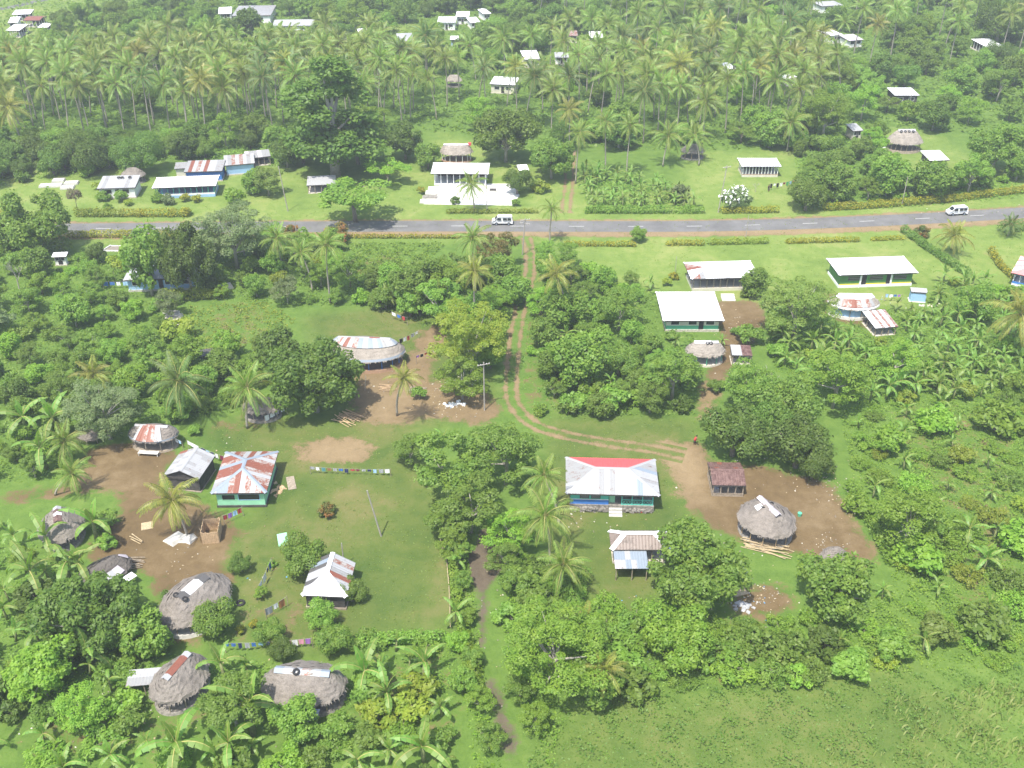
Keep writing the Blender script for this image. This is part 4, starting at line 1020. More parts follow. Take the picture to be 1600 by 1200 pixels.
def merged_crown(key, seed, n=23):
    n = (24, 19, 26, 21, 16)[seed % 5]
    V, Q, mi, off = [], [], [], 0
    for lv, az, s_, tl in frond_layout(seed, n):
        me = FR[key][lv]; nv = len(me.vertices)
        co = np.empty(nv * 3, np.float32); me.vertices.foreach_get('co', co); co = co.reshape(-1, 3)
        R_ = np.array((Matrix.Rotation(az, 3, 'Z') @ Matrix.Rotation(tl, 3, 'Y')) * s_)
        V.append(co @ R_.T)
        q = np.empty(len(me.loops), np.int32); me.loops.foreach_get('vertex_index', q); Q.append(q.reshape(-1, 4) + off)
        m_ = np.empty(len(me.polygons), np.int32); me.polygons.foreach_get('material_index', m_); mi.append(m_); off += nv
    mb = MB(); rr = random.Random(seed)
    for k in range(9):
        a_ = k * .7; c = Vector((.32 * math.cos(a_), .32 * math.sin(a_), -.25 - .12 * (k % 2)))
        mb.box(c.x-.13, c.y-.13, c.z-.15, c.x+.13, c.y+.13, c.z+.12, 2)
    V.append(np.array(mb.v)); Q.append(np.array(mb.f) + off); mi.append(np.array(mb.m))
    return mesh_np('crown', np.concatenate(V), np.concatenate(Q), [LEAF[key], M['rachis'], M['husk']], mi=np.concatenate(mi))
PC = {k: [merged_crown(k, 10 * j + s) for s in range(5)] for j, k in enumerate(('palm', 'palmy', 'palmd'))}
def palm_trunk(ox, seed):
    mb = MB(); n = 10; P = []
    for i in range(n + 1):
        t = i / n; P.append((ox * t ** 1.7, .12 * math.sin(t * 5 + seed), 12 * t - .1))
    mb.tube(P, [.24 if i == 0 else (.19 - .075 * i / n) * (1.0 + .08 * (i % 2)) for i in range(n + 1)], 7)
    return mb.mesh('trunk', M['palm_bark'], True), Vector(P[-1])
PT = [palm_trunk(o, i) for i, o in enumerate((.3, 1.0, 1.9, 3.0, -.6))]
def palm(x, y, h, size, label, group=None, key='palm', fronds=False, n=22, thin=1.0):
    root = empty('coconut_palm', (x, y, 0), pick_rot()); tag(root, label, 'palm tree', group)
    tk, top = PT[RND.randrange(5)]
    t = link('trunk', tk, root); t.scale = (1, 1, h / 12); tp = Vector((top.x, top.y, h))
    if not fronds:
        c = link('crown', RND.choice(PC[key]), root, tp, (RND.uniform(-.24, .24), RND.uniform(-.24, .24), pick_rot())); c.scale = (size,) * 3
    else:
        for lv, az, s_, tl in frond_layout(RND.random(), n):
            f = link('frond', FR[key][lv], root, tp, (0, tl, az)); f.scale = (size * s_,) * 3
        for k in range(5):
            cn = link('coconut', coco_me, root, tp + Vector((.33*math.cos(k*1.25), .33*math.sin(k*1.25), -.3)))
    return root
coco_me = MB().tube([(0,0,-.17),(0,0,-.1),(0,0,.05),(0,0,.16)], [.05,.14,.15,.04], 7).mesh('coconut', M['husk'], True)
def palm_px(cx, cy, hw, h, label, key='palm', group=None, fronds=True, n=22):
    p = gp(cx, cy, h); sz = hw / scale_at(cx, cy, h) / 4.1
    r = palm(p.x, p.y, h, sz, label, group, key, fronds, n)
    tp = [c for c in r.children if c.name.startswith('trunk')][0]
    k = [q for q in PT if q[0] == tp.data][0][1]; rz = r.rotation_euler.z
    r.location.x -= k.x * math.cos(rz) - k.y * math.sin(rz); r.location.y -= k.x * math.sin(rz) + k.y * math.cos(rz)
    return r

# bananas
def banana_leaf(e0, droop, ln, seed):
    rr = random.Random(seed); mb = MB(); n = 7; P = [Vector((0,0,0))]; T = []
    for i in range(n):
        a_ = e0 - droop * ((i + .5) / n) ** 1.3; d = Vector((math.cos(a_), 0, math.sin(a_))); T.append(d); P.append(P[-1] + d * ln / n)
    T.append(T[-1])
    wd = [.04, .18, .26, .285, .28, .24, .15, .02]
    for s_ in (-1, 1):
        for i in range(n):
            up0, up1 = T[i].cross(Vector((0, s_, 0))) * s_, T[i+1].cross(Vector((0, s_, 0))) * s_
            o0 = P[i] + Vector((0, s_ * wd[i] * rr.uniform(.8, 1.1), -.10 * wd[i] * 3)); o1 = P[i+1] + Vector((0, s_ * wd[i+1] * rr.uniform(.7, 1.1), -.10 * wd[i+1] * 3))
            g = T[i] * .06 if rr.random() < .45 else Vector()
            mb.poly([P[i], P[i+1], o1 - g, o0])
    mb.tube(P, [.035 - .03 * i / n for i in range(n + 1)], 3, mi=1, cap=False)
    return mb.mesh('banana_leaf', [LEAF['banana'], M['rachis']])
BL = [banana_leaf(math.radians(e), math.radians(d), l, i) for i, (e, d, l) in enumerate(((82, 25, 1.9), (68, 90, 2.5), (52, 125, 2.7), (34, 130, 2.5), (5, 95, 2.2)))]
bst = MB().tube([(0,0,-.1),(0,0,1),(.03,0,2.0)], [.17,.14,.09], 7).mesh('stem', M['stem'], True)
def banana_layout(seed, n=9):
    rr = random.Random(seed); n = n - rr.randrange(4); return [(min(4, int(5 * ((k + .4) / n))), 2.4 * k + rr.uniform(-.3, .3), rr.uniform(.8, 1.15)) for k in range(n)]
def banana_crown(seed):
    V, Q, mi, off = [], [], [], 0
    for lv, az, s_ in banana_layout(seed):
        me = BL[lv]; nv = len(me.vertices); co = np.empty(nv * 3, np.float32); me.vertices.foreach_get('co', co)
        V.append(co.reshape(-1, 3) @ np.array(Matrix.Rotation(az, 3, 'Z') * s_).T)
        q = np.empty(len(me.loops), np.int32); me.loops.foreach_get('vertex_index', q); Q.append(q.reshape(-1, 4) + off)
        m_ = np.empty(len(me.polygons), np.int32); me.polygons.foreach_get('material_index', m_); mi.append(m_); off += nv
    return mesh_np('crown', np.concatenate(V), np.concatenate(Q), [LEAF['banana'], M['rachis']], mi=np.concatenate(mi))
BC = [banana_crown(s) for s in range(7)]
def banana(x, y, s_, label, group=None, leaves=False):
    root = empty('banana_plant', (x, y, 0), pick_rot()); root.rotation_euler.x = RND.uniform(-.14, .14); root.rotation_euler.y = RND.uniform(-.14, .14); tag(root, label, 'banana plant', group)
    st = link('stem', bst, root); st.scale = (s_, s_, s_)
    if leaves:
        for lv, az, q in banana_layout(RND.random(), RND.choice((7, 8, 9))):
            l = link('banana_leaf', BL[lv], root, (.03*s_, 0, 1.97*s_), (0, 0, az)); l.scale = (q * s_,) * 3
    else:
        c = link('crown', RND.choice(BC), root, (.03*s_, 0, 1.97*s_)); c.scale = (s_,) * 3
    return root
def banana_px(cx, cy, hw, label, leaves=True):
    s_ = 1.0
    for _ in range(3): s_ = hw / scale_at(cx, cy, 2.6 * s_) / 2.05
    p = gp(cx, cy, 2.5 * s_); return banana(p.x, p.y, s_, label, None, leaves)

# hedges and little beds
def hedge(label, pts, h, w, look='croton', cat='hedge', dens=24, L=.36, name='hedge'):
    P = [gp(*p) for p in pts]; rr = random.Random(len(label)); lobes = []
    o = P[0].copy()
    for a_, b_ in zip(P[:-1], P[1:]):
        n = max(1, int((b_ - a_).length / (w * .55)))
        for i in range(n + 1):
            q = a_.lerp(b_, i / n) - o; k = rr.uniform(.82, 1.12)
            lobes.append((q.x + rr.uniform(-.1, .1), q.y + rr.uniform(-.1, .1), h * .52 * k, w * .55, w * .55, h * .52 * k))
    ln = sum((b_ - a_).length for a_, b_ in zip(P[:-1], P[1:]))
    me = crown_mesh(name, lobes, int((ln + w) * (h * 2 + w) * dens), L, L * .6, LEAF[look], seed=len(label))
    ob = link(name, me, None, o); return tag(ob, label, cat)
# ------------------------------------------------------------------ named trees, as the photograph places them
for a in [
 ('tall', 514, 168, 70, 'very tall dark forest tree standing right of the coconut grove', None, .72),
 ('broad', 556, 214, 46, 'dark broad tree at the right foot of the very tall tree', 'dark'), ('broad', 470, 218, 40, 'dark broad tree at the left foot of the very tall tree', 'dark'), ('broad', 632, 216, 36, 'dark round tree behind the flat-topped lime tree', 'dark'),
 ('broad', 668, 240, 26, 'bushy tree left of the thatched open house behind the meeting house', 'mid'), ('shade', 700, 812, 40, 'feathery tree at the left bank of the muddy path', 'mid'), ('shade', 800, 826, 42, 'feathery tree at the right bank of the muddy path', 'bright'),
 ('shade', 716, 862, 24, 'slim leafy tree over the top of the rail fence', 'mid'), ('broad', 812, 905, 34, 'leafy tree left of the lowest house palm', 'mid'), ('shade', 700, 440, 44, 'airy bright tree between the corn field and the track', 'bright'), ('shade', 722, 590, 40, 'lower bright tree under the yellow-topped feathery one', 'bright'),
 ('shade', 770, 470, 30, 'airy tree leaning over the upper track', 'bright'),
 ('breadfruit', 806, 452, 30, 'breadfruit tree pressing on the left side of the upper track', 'mid'), ('shade', 846, 468, 26, 'fine-leaved tree on the right side of the upper track', 'bright'), ('breadfruit', 852, 520, 28, 'leafy tree below the tall yellow track palm', 'mid'),
 ('broad', 640, 470, 30, 'broad-leaved tree behind the clotheslines of the oval house', 'mid'), ('broad', 766, 556, 24, 'low broad-leaved tree at the left rut of the track', 'bright'), ('broad', 720, 905, 20, 'first small tree along the left bank of the muddy path', 'mid'),
 ('broad', 728, 960, 20, 'second small tree along the left bank of the muddy path', 'bright'), ('broad', 738, 1026, 22, 'third small tree along the left bank of the muddy path', 'mid'), ('shade', 750, 1092, 26, 'fourth small tree along the left bank of the muddy path', 'bright'),
 ('shade', 806, 1010, 26, 'small airy tree on the right bank of the muddy path', 'mid'), ('shade', 812, 1075, 28, 'lowest airy tree on the right bank of the muddy path', 'mid'), ('shade', 640, 700, 30, 'small feathery tree at the left edge of the middle clump', 'mid'),
 ('shade', 706, 848, 30, 'fine-leaved tree at the head of the muddy path, left bank', 'bright'), ('shade', 790, 870, 30, 'fine-leaved tree at the head of the muddy path, right bank', 'mid'), ('broad', 716, 1002, 22, 'leafy tree at the lower corner of the middle lawn', 'bright'),
 ('breadfruit', 722, 1062, 26, 'large-leaved tree in the bottom garden beside the muddy path', 'mid'), ('shade', 764, 1150, 28, 'last tree on the left bank at the bottom of the muddy path', 'mid'), ('shade', 836, 1120, 30, 'last tree on the right bank at the bottom of the muddy path', 'bright'),
 ('umbrella', 606, 262, 38, 'flat-topped lime green tree left of the meeting house', 'bright'),
 ('umbrella', 552, 304, 64, 'wide dark green spreading tree on the north verge', 'mid'),
 ('breadfruit', 790, 206, 56, 'large breadfruit tree shading the ground right of the thatched open house', None),
 ('breadfruit', 862, 244, 42, 'breadfruit tree beside the inland track', None),
 ('mango', 808, 282, 26, 'small dark tree leaning over the grave court', None),
 ('breadfruit', 48, 345, 62, 'big tree overhanging the road at the left edge', 'mid'),
 ('shade', 362, 362, 66, 'pale feathery tree hiding the road below the long white roof', 'grey'),
 ('breadfruit', 226, 405, 42, 'left one of two breadfruit trees before the blue-washed house', None, 1.6),
 ('breadfruit', 290, 402, 48, 'right one of two breadfruit trees before the blue-washed house', 'dark', 1.6),
 ('shade', 1292, 172, 48, 'round bright green tree behind the north-east lawn', 'bright'),
 ('mango', 1263, 300, 36, 'round dense tree with a dark shadow beside the north verge', 'mid'),
 ('breadfruit', 1308, 283, 36, 'breadfruit tree just right of the round dense verge tree', None),
 ('breadfruit', 1392, 272, 38, 'breadfruit tree left of the slanting white hut', None),
 ('breadfruit', 1462, 280, 36, 'breadfruit tree in front of the slanting white hut', None),
 ('shade', 1520, 268, 36, 'broad tree with a visible trunk on the right lawn', 'mid'),
 ('breadfruit', 1560, 228, 48, 'big breadfruit tree behind the right lawn', 'mid'),
 ('shade', 1248, 474, 64, 'large dark feathery tree between the two white houses', 'olive'),
 ('breadfruit', 1180, 440, 26, 'small breadfruit tree at the right end of the rust-streaked open house', 'mid'),
 ('breadfruit', 656, 440, 52, 'breadfruit tree by the corn field', None),
 ('shade', 736, 520, 68, 'yellow-topped feathery tree beside the utility pole', 'yellow', 1.15),
 ('shade', 690, 470, 46, 'green feathery tree behind the yellow-topped one', 'mid'),
 ('breadfruit', 786, 430, 36, 'leafy tree at the mouth of the dirt track', 'mid'),
 ('shade', 776, 388, 36, 'orange-tinted tree beside the road end of the track', 'rusty'),
 ('breadfruit', 488, 585, 80, 'huge dark breadfruit tree left of the iron-topped oval house', 'dark'),
 ('breadfruit', 436, 545, 38, 'smaller dark tree behind the huge breadfruit tree', 'dark'),
 ('breadfruit', 905, 562, 52, 'large-leaved breadfruit tree right of the dirt track', None),
 ('breadfruit', 882, 480, 40, 'breadfruit tree under the tall yellow palm', None),
 ('shade', 1054, 580, 50, 'layered feathery tree in front of the cart-yard hut', 'mid'),
 ('shade', 968, 480, 40, 'loose green tree left of the wide white roof', 'mid'),
 ('mango', 968, 560, 36, 'dark mango tree between the breadfruit and the feathery tree', 'mid'),
 ('mango', 1150, 672, 58, 'leftmost dome of the dark mango clump above the brown shed', 'dark'),
 ('mango', 1232, 632, 56, 'rearmost mango tree of the dark clump', 'mid'),
 ('mango', 1250, 690, 58, 'rightmost big mango of the dark clump', 'dark'),
 ('mango', 1200, 662, 42, 'middle mango tree of the dark clump', 'dark'),
 ('mango', 1272, 726, 32, 'low mango bough tree at the front of the dark clump', 'dark'),
 ('shade', 1170, 600, 46, 'thin grey-branched tree behind the mango clump', 'mid'),
 ('shade', 1310, 590, 56, 'broad olive tree behind the right weed field', 'bright'),
 ('shade', 1400, 560, 40, 'low bushy tree at the lower edge of the bananas', 'bright'),
 ('shade', 700, 722, 66, 'left one of the big feathery trees in the middle hedge', 'mid'),
 ('shade', 790, 706, 62, 'right one of the big feathery trees in the middle hedge', 'mid'),
 ('shade', 735, 786, 58, 'lowest of the big feathery trees in the middle hedge', 'mid'),
 ('breadfruit', 1092, 886, 84, 'great breadfruit tree covering the white-crossed hut', 'mid'),
 ('mango', 1056, 992, 66, 'yellow-green bushy tree below the great breadfruit', 'bright'),
 ('breadfruit', 1312, 918, 60, 'breadfruit tree below the low brown thatched hut', 'mid'),
 ('shade', 1424, 806, 60, 'tall open tree at the left edge of the right weed field', 'bright'),
 ('shade', 872, 1010, 96, 'wide fern-leaved tree in the middle foreground', 'bright'),
 ('breadfruit', 930, 1058, 54, 'low dark tree right of the fern-leaved tree', 'mid'),
 ('mango', 470, 866, 42, 'round garden tree behind the striped hut', 'mid'),
 ('mango', 336, 968, 38, 'garden tree at the foot of the large brown thatch', 'mid'),
 ('breadfruit', 140, 955, 84, 'spreading breadfruit tree below the collapsed hut', 'dark'),
 ('breadfruit', 226, 992, 46, 'breadfruit tree left of the bare path in the lower compound', 'mid'),
 ('mango', 548, 922, 27, 'small round tree at the right corner of the striped hut', 'mid'),
 ('mango', 502, 962, 30, 'round bush tree in front of the striped hut', 'mid'),
 ('mango', 520, 996, 34, 'round bush tree below the one in front of the striped hut', 'mid'),
 ('shade', 362, 1098, 58, 'fine-leaved tree between the two lower thatched huts', 'mid'),
 ('breadfruit', 466, 1124, 40, 'breadfruit tree in front of the wide lower thatch', 'mid'),
 ('mango', 420, 988, 27, 'round shrub tree above the lower clothesline', 'mid'),
 ('mango', 440, 1016, 24, 'dark round bush below the lower clothesline', 'dark'),
 ('shade', 160, 638, 62, 'grey-green thin-leaved tree above the small oval hut', 'grey'),
 ('breadfruit', 62, 1050, 56, 'bright leafy tree in the lower left corner garden', 'bright'),
 ('shade', 122, 1108, 44, 'pale green bush tree in the lower left corner garden', 'bright'),
 ('mango', 1560, 84, 30, 'dark round tree behind the far corner house', 'dark'),
 ('mango', 1565, 30, 50, 'great dark tree at the top right corner', 'dark'),
 ('mango', 672, 56, 28, 'round bright green tree on the far meadow edge', 'bright'),
 ('breadfruit', 133, 17, 26, 'left one of two breadfruit trees on the far meadow', None),
 ('breadfruit', 184, 24, 28, 'right one of two breadfruit trees on the far meadow', None),
 ('mango', 215, 240, 42, 'dark tree mass behind the tyre-roofed house', 'dark'),
 ('mango', 130, 238, 44, 'dark spreading tree left of the dark thatched hut', 'dark'),
 ('breadfruit', 395, 283, 22, 'small breadfruit tree right of the long white roof', None),
 ('shade', 417, 280, 26, 'olive bush tree on the slope right of the north-west row', 'olive'),
 ('breadfruit', 998, 366, 14, 'young tree on the south verge of the road', None),
 ('mango', 375, 880, 20, 'dark bush beside the large brown thatch', 'dark'),
 ('shade', 408, 925, 13, 'thin young tree with a light crown in the left compound', 'bright'),
 ('mango', 1530, 470, 38, 'leafy tree among the bananas at the right edge', 'mid'),
 ('shade', 545, 420, 30, 'thin tree at the left side of the corn field', 'mid'),
]:
    tree_px(a[0], a[1], a[2], a[3], a[4], a[5], zs=a[6] if len(a) > 6 else 1.0)
# flowering and coloured shrubs
for cx, cy, hw, look, lab in [
 (1148, 312, 26, 'grey', 'white-flowering frangipani bush beside the north-east lawn'), (1063, 300, 20, 'grey', 'pale leafless-looking frangipani left of the north-east lawn'),
 (510, 796, 17, 'red', 'red and orange croton bush alone on the middle lawn'), (455, 360, 15, 'red', 'red flowering bush on the south verge, left one'),
 (528, 364, 22, 'red', 'red flowering bush on the south verge, right one'), (1442, 361, 14, 'red', 'orange-red bush beside the diagonal hedge'), (204, 388, 8, 'red', 'small orange-red shrub by the blue-washed house'),
 (290, 330, 9, 'yellow', 'yellow shrub at the end of the north-west hedge'), (160, 306, 12, 'mid', 'green bush at the left front of the tyre-roofed house'), (189, 306, 13, 'mid', 'bush before the door of the tyre-roofed house'),
 (200, 316, 8, 'yellow', 'little yellow-green shrub before the tyre-roofed house'), (168, 322, 8, 'mid', 'small shrub behind the north-west hedge'), (245, 308, 12, 'mid', 'green bush at the left end of the long white roof'),
 (288, 309, 9, 'croton', 'yellow croton before the long blue-based house, left one'), (306, 310, 9, 'croton', 'yellow croton before the long blue-based house, right one'), (262, 311, 12, 'grey', 'grey-green bush before the long blue-based house'),
 (365, 307, 20, 'bright', 'bright green bush right of the long blue-based house'), (137, 266, 14, 'bright', 'lime green bush above the left graves'), (152, 291, 9, 'yellow', 'light shrub left of the tyre-roofed house'),
 (658, 298, 8, 'croton', 'yellow shrub at the left corner of the grave court'), (712, 312, 9, 'dark', 'dark bush in the grave court'), (806, 317, 8, 'mid', 'round bush at the right end of the grave court'),
 (845, 290, 16, 'yellow', 'yellow-green round bush right of the grave court'), (1053, 430, 9, 'croton', 'yellow croton at the left end of the rust-streaked open house'), (1042, 441, 9, 'yellow', 'light green shrub above the wide white roof'),
 (1178, 455, 8, 'red', 'red-flowered shrub beside the stone steps'), (1163, 460, 8, 'mid', 'green bush at the foot of the stone steps'), (1172, 525, 24, 'mid', 'large shrub in the middle of the cart yard'),
 (1120, 604, 15, 'mid', 'round bush at the lower end of the cart yard'), (1150, 518, 9, 'dark', 'dark low bush in the cart yard'), (993, 583, 14, 'yellow', 'yellow-green bush beside the dark mango'),
 (920, 605, 22, 'bright', 'leafy light bush above the track bend'), (1010, 610, 32, 'bright', 'broad light green bush left of the cart yard'), (955, 625, 30, 'mid', 'broad green bush at the grass edge above the track bend'),
 (895, 628, 24, 'mid', 'bushy clump right beside the track bend'), (1066, 630, 20, 'dark', 'dark rounded bush at the corner of the cart yard'), (830, 548, 10, 'bright', 'low weeds bush on the right of the track'),
 (845, 640, 13, 'bright', 'low bush on the inside of the track bend'), (425, 880, 8, 'mid', 'small bush by the curved clothesline'), (262, 930, 12, 'dark', 'dark shrub by the large brown thatch'),
 (160, 815, 24, 'mid', 'dense green bush right of the red-ridged thatch'), (165, 845, 18, 'mid', 'leafy hedge bush above the collapsed hut'), (305, 672, 12, 'mid', 'young shrub between the oval hut and the palm'),
 (375, 985, 9, 'croton', 'yellow croton in the lower garden'), (396, 975, 9, 'croton', 'second yellow croton nearer the round shrub tree'), (655, 615, 14, 'mid', 'low bush left of the rubbish heap'),
 (590, 1110, 36, 'yellow', 'lime yellow bush in the bottom garden, left one'), (640, 1105, 30, 'yellow', 'lime yellow bush in the bottom garden, right one'), (524, 1136, 28, 'mid', 'dark shrub right of the wide lower thatch'),
 (190, 1100, 30, 'bright', 'rounded light green bush in the lower left garden'), (200, 1060, 22, 'mid', 'shrub at the left of the white lean-to'), (1165, 1000, 30, 'mid', 'low shrub right of the yellow-green tree'),
 (1230, 1010, 34, 'mid', 'leafy shrub below the rubbish by the breadfruit tree'), (1290, 1000, 34, 'dark', 'dark shrub under the lower breadfruit tree'), (1395, 1010, 34, 'mid', 'rounded shrub in the lower right row, left one'),
 (1465, 985, 34, 'olive', 'olive shrub in the lower right row, middle one'), (1540, 975, 44, 'mid', 'spreading shrub in the lower right row, right one'), (1250, 1055, 26, 'bright', 'light shrub at the edge of the lower right grass'),
 (1500, 710, 22, 'yellow', 'yellow-flecked bush in the right weed field'), (1390, 690, 30, 'bright', 'green shrub at the upper edge of the right weed field'), (1460, 655, 34, 'bright', 'dense shrub below the bananas'),
 (1560, 650, 40, 'bright', 'shrub clump at the right edge of the weed field'), (1590, 840, 34, 'bright', 'shrub at the far right of the weed field'), (1440, 870, 40, 'bright', 'bright bush at the foot of the tall open tree'),
 (1345, 790, 26, 'bright', 'light bush at the corner of the right yard'), (840, 930, 34, 'mid', 'shrub above the fern-leaved tree'), (805, 870, 24, 'mid', 'low green bush right of the muddy path'), (800, 960, 30, 'mid', 'bush overhanging the muddy path'),
]:
    tree_px('shrub', cx, cy, hw, lab, look)
fl = crown_mesh('blossom', blob(9, 1.15, .65, 1.2, (.45, .72), 51, .9, zmin=.7), 160, .22, .18, LEAF['flower'], seed=5, shell=(1.0, 1.1))
for lab in ('white-flowering frangipani bush beside the north-east lawn',):
    r = [o for o in COL.objects if o.get('label') == lab][0]; c = [q for q in r.children if q.name.startswith('crown')][0]
    f = link('blossom', fl, r); f.scale = c.scale
# bare trees
def bare_tree(cx, cy, h, label):
    p = gp(cx, cy); mb = MB(); rr = random.Random(int(cx))
    def br(a, d, l, r, n):
        b = a + d * l; mb.tube([a, b], [r, r * .6], 5, cap=False)
        if n: 
            for k in range(3):
                dd = (d + Vector((rr.uniform(-.7, .7), rr.uniform(-.7, .7), rr.uniform(-.1, .5)))).normalized(); br(a.lerp(b, rr.uniform(.6, 1)), dd, l * .65, r * .55, n - 1)
    br(Vector((0, 0, -.1)), Vector((.05, .02, 1)).normalized(), h * .4, h * .02, 4)
    o = mb.obj('bare_tree', M['pale_bark'], None); o.location = p; tag(o, label, 'tree')
bare_tree(30, 452, 7, 'bare grey dead tree at the left edge of the west forest')
bare_tree(1196, 640, 9, 'bare pale-limbed tree rising behind the mango clump')
bare_tree(1180, 300, 3, 'small bare white-branched shrub on the north-east lawn')
wb = crown_mesh('crown', blob(10, 1.7, .7, 5.1, (.6, .9), 88), 1400, .3, .16, LEAF['brown'], seed=9)
p = gp(124, 336); r = empty('withered_tree', p); tag(r, 'thin tree with a flat withered brown crown by the north-west hedge', 'tree')
link('trunk', MB().tube([(0,0,-.1),(-.1,0,2.5),(0,0,4.9)], [.09,.07,.05], 6).mesh('trunk', M['bark']), r); link('crown', wb, r)

# ------------------------------------------------------------------ named palms
for cx, cy, hw, h, key, lab in [
 (268, 782, 52, 6.5, 'palmy', 'yellow-tipped coconut palm in the middle of the left yard'), (280, 596, 54, 7.5, 'palmd', 'broad dark coconut palm behind the small oval hut'),
 (386, 606, 48, 7.5, 'palm', 'coconut palm right of the broad dark palm'), (630, 590, 33, 9, 'palmy', 'slender yellowing palm in front of the iron-topped oval house'),
 (432, 372, 34, 9, 'palm', 'coconut palm south of the road, left of a pair'), (510, 382, 34, 13, 'palm', 'taller coconut palm south of the road, right of a pair'),
 (738, 372, 34, 13, 'palm', 'coconut palm at the track mouth, upper one'), (742, 424, 34, 13, 'palmy', 'coconut palm at the track mouth, lower one'),
 (862, 326, 22, 8, 'palm', 'drooping palm standing beside the road'), (868, 428, 36, 12, 'palmy', 'tall yellow-fronded palm right of the track'),
 (736, 288, 30, 7, 'palm', 'coconut palm in the grave court'), (1492, 368, 34, 4.5, 'palmy', 'short yellow palm beside the diagonal hedge'),
 (852, 806, 56, 8, 'palm', 'large palm left of the red-backed house'), (850, 742, 40, 8, 'palm', 'palm against the big feathery trees'),
 (880, 882, 48, 6, 'palm', 'palm below the large one left of the red-backed house'), (944, 1046, 40, 6, 'palmy', 'pale palm in front of the fern-leaved tree'),
 (914, 968, 34, 5.5, 'palmy', 'sparse dying palm above the fern-leaved tree'), (1596, 490, 56, 9, 'palmy', 'big palm cut by the right edge among the bananas'),
 (1236, 192, 32, 8, 'palm', 'wide-crowned palm behind the north-east lawn'), (1044, 212, 34, 8, 'palm', 'palm left of the thatched hut on the north-east lawn'),
 (1086, 212, 30, 7, 'palm', 'palm over the thatched hut on the north-east lawn'), (906, 208, 28, 13, 'palm', 'tall drooping palm beside the inland track'),
 (890, 172, 26, 12, 'palmy', 'yellow palm beside the tall drooping one'), (12, 168, 38, 12, 'palmy', 'yellow-green palm at the left edge by the grove'),
 (146, 585, 36, 4, 'palmy', 'short yellow palm in the west thicket'), (606, 460, 22, 3, 'palm', 'young stemless palm behind the iron-topped oval house'),
 (100, 690, 40, 4, 'palm', 'young palm left of the dome-shaped shelter'), (112, 740, 36, 3.5, 'palm', 'young palm at the left edge of the yard'),
 (470, 395, 26, 8, 'palm', 'thin palm between the pair south of the road'), (946, 190, 26, 14, 'palm', 'tall palm right of the inland track'),
 (985, 196, 26, 13, 'palm', 'second tall palm right of the inland track'), (1580, 350, 22, 3.0, 'palmd', 'low cycad-like palm at the right end of the road'),
]:
    r = palm_px(cx, cy, hw, h, lab, key, None, True, 14 if 'dying' in lab else 22)
NAMED_PALMS = 32

# ------------------------------------------------------------------ scattering
def fpx(polys):
    return lambda px, py: any(in_poly(np.array([px]), np.array([py]), q)[0] for q in polys)
OPEN = [
 [(-100,335),(400,333),(900,331),(1120,331),(1360,322),(1700,300),(1700,366),(1360,373),(1120,377),(800,379),(400,377),(-100,379)],
 [(60,285),(150,268),(250,262),(290,250),(420,240),(440,290),(410,333),(0,335)], [(430,285),(480,272),(500,290),(565,276),(660,258),(690,215),(750,225),(800,255),(820,331),(430,333)],
 [(868,235),(908,235),(916,335),(862,335)], [(1090,238),(1240,236),(1252,285),(1232,333),(1100,333),(1094,300)], [(1360,200),(1450,200),(1505,255),(1440,292),(1405,282)], [(1400,320),(1650,270),(1650,320),(1400,330)],
 [(885,378),(1650,370),(1650,440),(1570,445),(1460,436),(1440,480),(1290,486),(1190,486),(1100,478),(1010,452),(900,425)],
 [(60,380),(232,376),(225,400),(120,400)], [(520,378),(700,378),(650,436),(540,440)], [(255,475),(330,468),(430,470),(470,500),(420,540),(330,560),(285,530)],
 [(480,495),(620,482),(660,500),(700,540),(700,570),(790,600),(790,650),(860,656),(1090,648),(1110,715),(1180,722),(1300,752),(1340,790),(1390,880),(1340,915),(1240,960),(1130,985),(1000,960),(960,960),(870,890),(850,790),(850,690),(700,670),(640,690),(640,790),(705,850),(722,1000),(640,992),(560,1006),(540,1040),(440,1050),(330,1040),(250,1020),(235,960),(190,900),(120,870),(180,800),(120,775),(0,795),(0,762),(110,745),(120,700),(200,680),(330,655),(420,640),(540,640),(560,560),(480,530)],
 [(1000,1088),(1700,1035),(1700,1250),(820,1250),(850,1140)], [(1082,462),(1210,462),(1210,505),(1165,565),(1140,600),(1115,665),(1080,665),(1085,600)], [(785,440),(850,440),(845,620),(870,660),(780,650)],
 [(-100,-60),(480,-40),(60,52),(-60,70)], [(490,65),(560,62),(560,92),(490,92)], [(620,38),(770,25),(770,62),(602,66)], [(734,800),(790,800),(800,900),(792,1010),(800,1060),(860,1150),(850,1250),(780,1250),(735,1010),(720,900)],
]
OPEN_ARR = [np.array(q, float) for q in OPEN]
def is_open(x, y):
    px, py = to_px(x, y); a, b = np.array([px]), np.array([py])
    return any(in_poly(a, b, q)[0] for q in OPEN)
def hides(x, y, z, R, H):
    s_ = FPX / (y * CP - (z - CAM_H) * SP); cx, cy = to_px(x, y, z); rx, ry = R * s_ * .8, H * s_ * .75
    for x0, y0, x1, y1 in KEEP:
        if cx + rx > x0 and cx - rx < x1 and cy + ry > y0 and cy - ry < y1: return True
    return False
PLACED = [(o.location.x, o.location.y, 2.4) for o in COL.objects if o.get('category') in ('tree',)]
GRID = {}
def near(x, y, d):
    g = 6.0
    for i in range(int((x-d-6)//g), int((x+d+6)//g)+1):
        for j in range(int((y-d-6)//g), int((y+d+6)//g)+1):
            for (a, b, r) in GRID.get((i, j), ()):
                if (a-x)**2 + (b-y)**2 < (d + r)**2: return True
    return False
def put(x, y, r): GRID.setdefault((int(x//6), int(y//6)), []).append((x, y, r))
for q in PLACED: put(*q)
for q in FOOT: put(*q)
